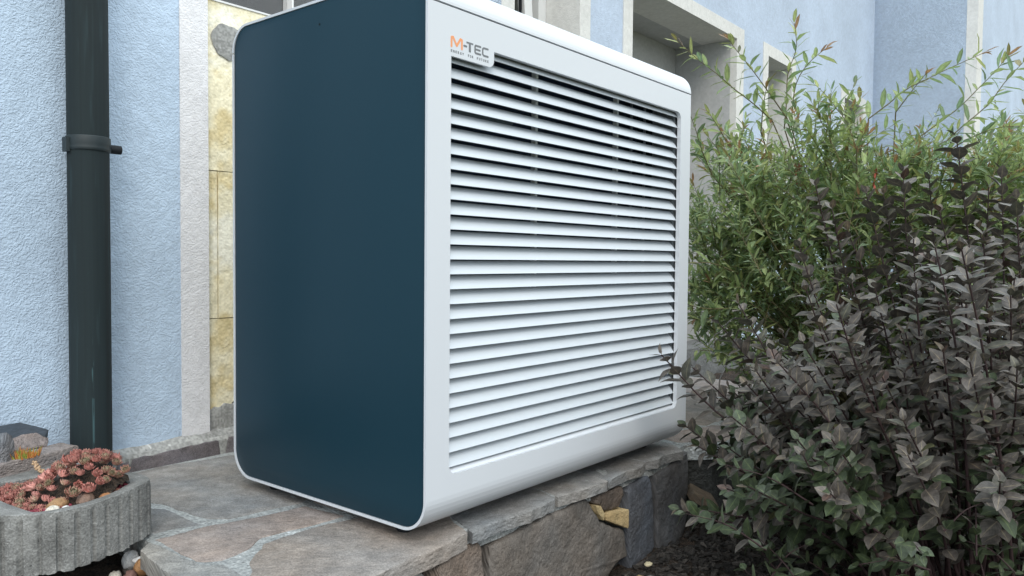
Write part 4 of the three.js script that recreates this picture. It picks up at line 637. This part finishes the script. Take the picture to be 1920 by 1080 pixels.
// ---- light green narrow-leaved willow behind it
{
  const shrub = thing('green_shrub', 'loose light green willow-like shrub with narrow leaves and orange shoot tips behind the purple shrub', 'shrub');
  const vars = []; for (let i = 0; i < 5; i++) vars.push(blade(1, 0.215 + 0.04 * (i % 3), narrow, 4, 0.25, 0.05 + 0.1 * (i % 3), 0.03, i * 2.1));
  const tints = [[0.58, 0.74, 0.34], [0.66, 0.8, 0.36], [0.5, 0.68, 0.34], [0.5, 0.7, 0.42], [0.74, 0.82, 0.34], [0.5, 0.45, 0.18], [0.66, 0.4, 0.22], [0.5, 0.54, 0.38], [0.34, 0.48, 0.26]];
  const fol = new Foliage(vars, tints, T.willow, { roughness: 0.7, transmission: 0.6, thickness: 0, specularIntensity: 0.5 });
  const stems = [], up = V(0, 1, 0);
  const twig = (pts, r0, o = {}) => {
    const { from = 0.15, gap = 0.0105, size = 0.055, tip = true, bias = 0 } = o, c = new THREE.CatmullRomCurve3(pts), L = c.getLength(), n = Math.max(4, Math.floor((L * (1 - from)) / gap)); stems.push([pts, r0]); let az = rnd() * 6;
    for (let i = 0; i <= n; i++) {
      const f = from + (1 - from) * (i / n), p = c.getPoint(f), t = c.getTangent(f); az += 2.4 + rr(-0.3, 0.3);
      const e1 = t.clone().cross(Math.abs(t.y) < 0.9 ? up : V(1, 0, 0)).normalize(), e2 = t.clone().cross(e1), side = e1.multiplyScalar(Math.cos(az)).add(e2.multiplyScalar(Math.sin(az)));
      const end = i >= n - 2, d = side.clone().multiplyScalar(end ? 0.4 : rr(0.6, 1)).add(t.clone().multiplyScalar(end ? 1 : rr(0.45, 0.9))).add(V(0, rr(-0.35, 0.1), 0));
      const g = rnd(), tt = tip && end ? (g < 0.45 ? 6 : g < 0.75 ? 5 : 4) : tip && f > 0.85 ? (g < 0.25 ? 5 : 4) : g < 0.05 + bias ? 7 : g < 0.14 + bias ? 4 : [0, 0, 1, 1, 2, 3, 8][Math.floor(rnd() * 7)];
      fol.add(p, d, V(0, 1, 0).add(t.clone().multiplyScalar(0.5)).add(rdir().multiplyScalar(0.5)), size * rr(0.7, 1.2) * (end ? 0.75 : 1), tt);
    }
  };
  const sprigs = [
    [[1.41, 1.37, -0.19], [1.47, 1.31, -0.14], [1.53, 1.26, -0.09], [1.59, 1.22, -0.06], [1.65, 1.17, -0.01], [1.71, 1.11, 0.04]], [[1.52, 1.38, -0.05], [1.56, 1.35, -0.04], [1.60, 1.30, -0.01], [1.64, 1.26, 0.01], [1.69, 1.20, 0.04], [1.75, 1.12, 0.08]],
    [[1.72, 1.45, 0.11], [1.75, 1.37, 0.11], [1.75, 1.28, 0.08], [1.77, 1.18, 0.07], [1.78, 1.09, 0.06]], [[1.79, 1.36, 0.20], [1.78, 1.32, 0.15], [1.77, 1.26, 0.11], [1.78, 1.18, 0.09], [1.80, 1.09, 0.08]],
    [[2.10, 1.34, 0.65], [2.08, 1.32, 0.61], [2.04, 1.28, 0.53], [2.01, 1.25, 0.48], [1.99, 1.22, 0.42], [1.97, 1.18, 0.38], [1.94, 1.12, 0.31]], [[2.08, 1.31, 0.72], [2.08, 1.27, 0.69], [2.06, 1.21, 0.64], [2.04, 1.15, 0.59], [2.01, 1.08, 0.51], [1.95, 1.00, 0.42]],
    [[2.02, 1.30, 0.80], [1.99, 1.21, 0.73], [1.97, 1.13, 0.68], [1.94, 1.06, 0.61], [1.91, 0.97, 0.53]], [[2.13, 1.07, 0.79], [2.09, 1.07, 0.70], [2.07, 1.04, 0.62], [2.01, 0.96, 0.51]], [[1.48, 1.12, -0.17], [1.52, 1.08, -0.17], [1.56, 1.00, -0.16], [1.61, 0.91, -0.14]],
    [[1.77, 1.18, 0.19], [1.80, 1.13, 0.17], [1.84, 1.05, 0.15]], [[1.16, 0.61, -0.06], [1.21, 0.59, -0.04], [1.28, 0.59, 0.01], [1.37, 0.56, 0.06]], [[1.17, 0.47, -0.04], [1.22, 0.45, -0.02], [1.28, 0.44, 0.01], [1.37, 0.44, 0.06]], [[1.52, 1.13, -0.12], [1.58, 1.07, -0.10], [1.65, 0.97, -0.07]],
    [[1.66, 1.23, 0.04], [1.68, 1.17, 0.02], [1.71, 1.07, -0.00]], [[2.01, 1.27, 0.48], [2.03, 1.23, 0.44], [2.03, 1.15, 0.38]], [[1.86, 1.18, 0.30], [1.89, 1.13, 0.27], [1.92, 1.05, 0.25]]].map((s) => s.map((p) => V(...p)).reverse());
  const base = V(2.02, -0.1, 0.28);
  for (const s of sprigs) { const a = s[0], b = base.clone().add(V(rr(-0.1, 0.1), 0, rr(-0.1, 0.1))); twig(s, 0.0026, { from: 0, gap: 0.0135, size: 0.068 }); const m = b.clone().lerp(a, 0.5).add(V(0, 0.12, 0)); stems.push([[b, m, a], 0.006]); }
  const topAt = (r) => { const K = [[0.5, 0.92], [0.66, 1.03], [0.9, 1.12], [1.3, 1.12], [1.6, 1.1], [1.9, 1.12], [2.3, 1.15]]; for (let i = 0; i + 1 < K.length; i++) if (r < K[i + 1][0]) return mix(K[i][1], K[i + 1][1], clamp((r - K[i][0]) / (K[i + 1][0] - K[i][0]))); return 1.2; };
  for (let i = 0; i < 880; i++) {
    const r = mix(0.68, 2.25, rnd()), d = mix(2.55, 3.5, Math.pow(rnd(), 1.5)), tip = EYE.clone().add(RIGHT.clone().multiplyScalar(r * d / 3)).add(FWD.clone().multiplyScalar(d));
    if (tip.z < -0.75 || (tip.x < 1.2 && tip.z < 0.05)) continue;
    const hi = topAt(r) * (d / 3) + 0.59 * (1 - d / 3) + (noise3(tip.x * 4.5, tip.z * 4.5, 3, 17) - 0.62) * 0.42; tip.y = mix(0.22, hi, Math.pow(rnd(), 0.66));
    if (r < 0.85 && tip.y > 0.85 && rnd() < 0.5) continue;
    const dir = tip.clone().sub(base).normalize().multiplyScalar(0.7).add(V(rr(-0.5, 0.5), rr(-0.2, 0.5), rr(-0.5, 0.5))).normalize(), L = rr(0.14, 0.3), a = tip.clone().addScaledVector(dir, -L), mid = tip.clone().addScaledVector(dir, -L * 0.5).add(V(0, rr(0, 0.03), 0));
    twig([a, mid, tip], 0.0018, { from: 0.02, gap: 0.0105, tip: tip.y > hi - 0.14 || rnd() < 0.12, bias: 0.03 });
    for (let k = 0; k < 2; k++) { const s = along([a, mid, tip], rr(0.2, 0.8)), e = s.clone().add(rdir().add(V(0, 0.3, 0)).add(dir).normalize().multiplyScalar(rr(0.07, 0.15))); if (e.x < 1.18 && e.z < 0.02) continue; twig([s, s.clone().lerp(e, 0.5).add(V(0, 0.008, 0)), e], 0.0011, { from: 0.1, gap: 0.0105, size: 0.05, tip: rnd() < 0.12 }); }
    if (rnd() < 0.2) stems.push([[base.clone().add(V(rr(-0.12, 0.12), 0, rr(-0.12, 0.12))), base.clone().lerp(a, 0.55).add(V(0, 0.08, 0)), a], 0.005]);
  }
  const sm = std({ color: '#8f8560', map: scaled(T.bark, 4), roughness: 0.85 }), low = [];
  stems.sort((a, b) => b[1] - a[1]).forEach(([p, r], i) => { const g = tubeAlong(p, r, r * 0.4, 10, 5); if (i < 40) part(numbered('branch'), g, sm, shrub); else low.push(g); });
  part('twigs', merge(low), sm, shrub).userData.kind = 'stuff';
  // withered red-brown leaf tassels
  const rg = []; for (const [x, y, z] of [[1.62, 0.91, 0.17], [1.57, 0.87, 0.43], [1.78, 1.13, 0.22]]) for (let i = 0; i < 9; i++) { const b = blade(0.022, 0.006, narrow, 4, 0.3, 0.2, 0.1, i); b.rotateX(1.2 + rr(-0.5, 0.5)); b.rotateY(rr(0, 6)); b.translate(x + rr(-0.008, 0.008), y + rr(-0.03, 0.03), z + rr(-0.008, 0.008)); rg.push(b); }
  part('withered_leaves', merge(rg), std({ color: '#8f4534', roughness: 0.8, side: THREE.DoubleSide }), shrub);
  fol.build(shrub, 'leaf', 'leaves');
}

renderer.render(scene, camera);
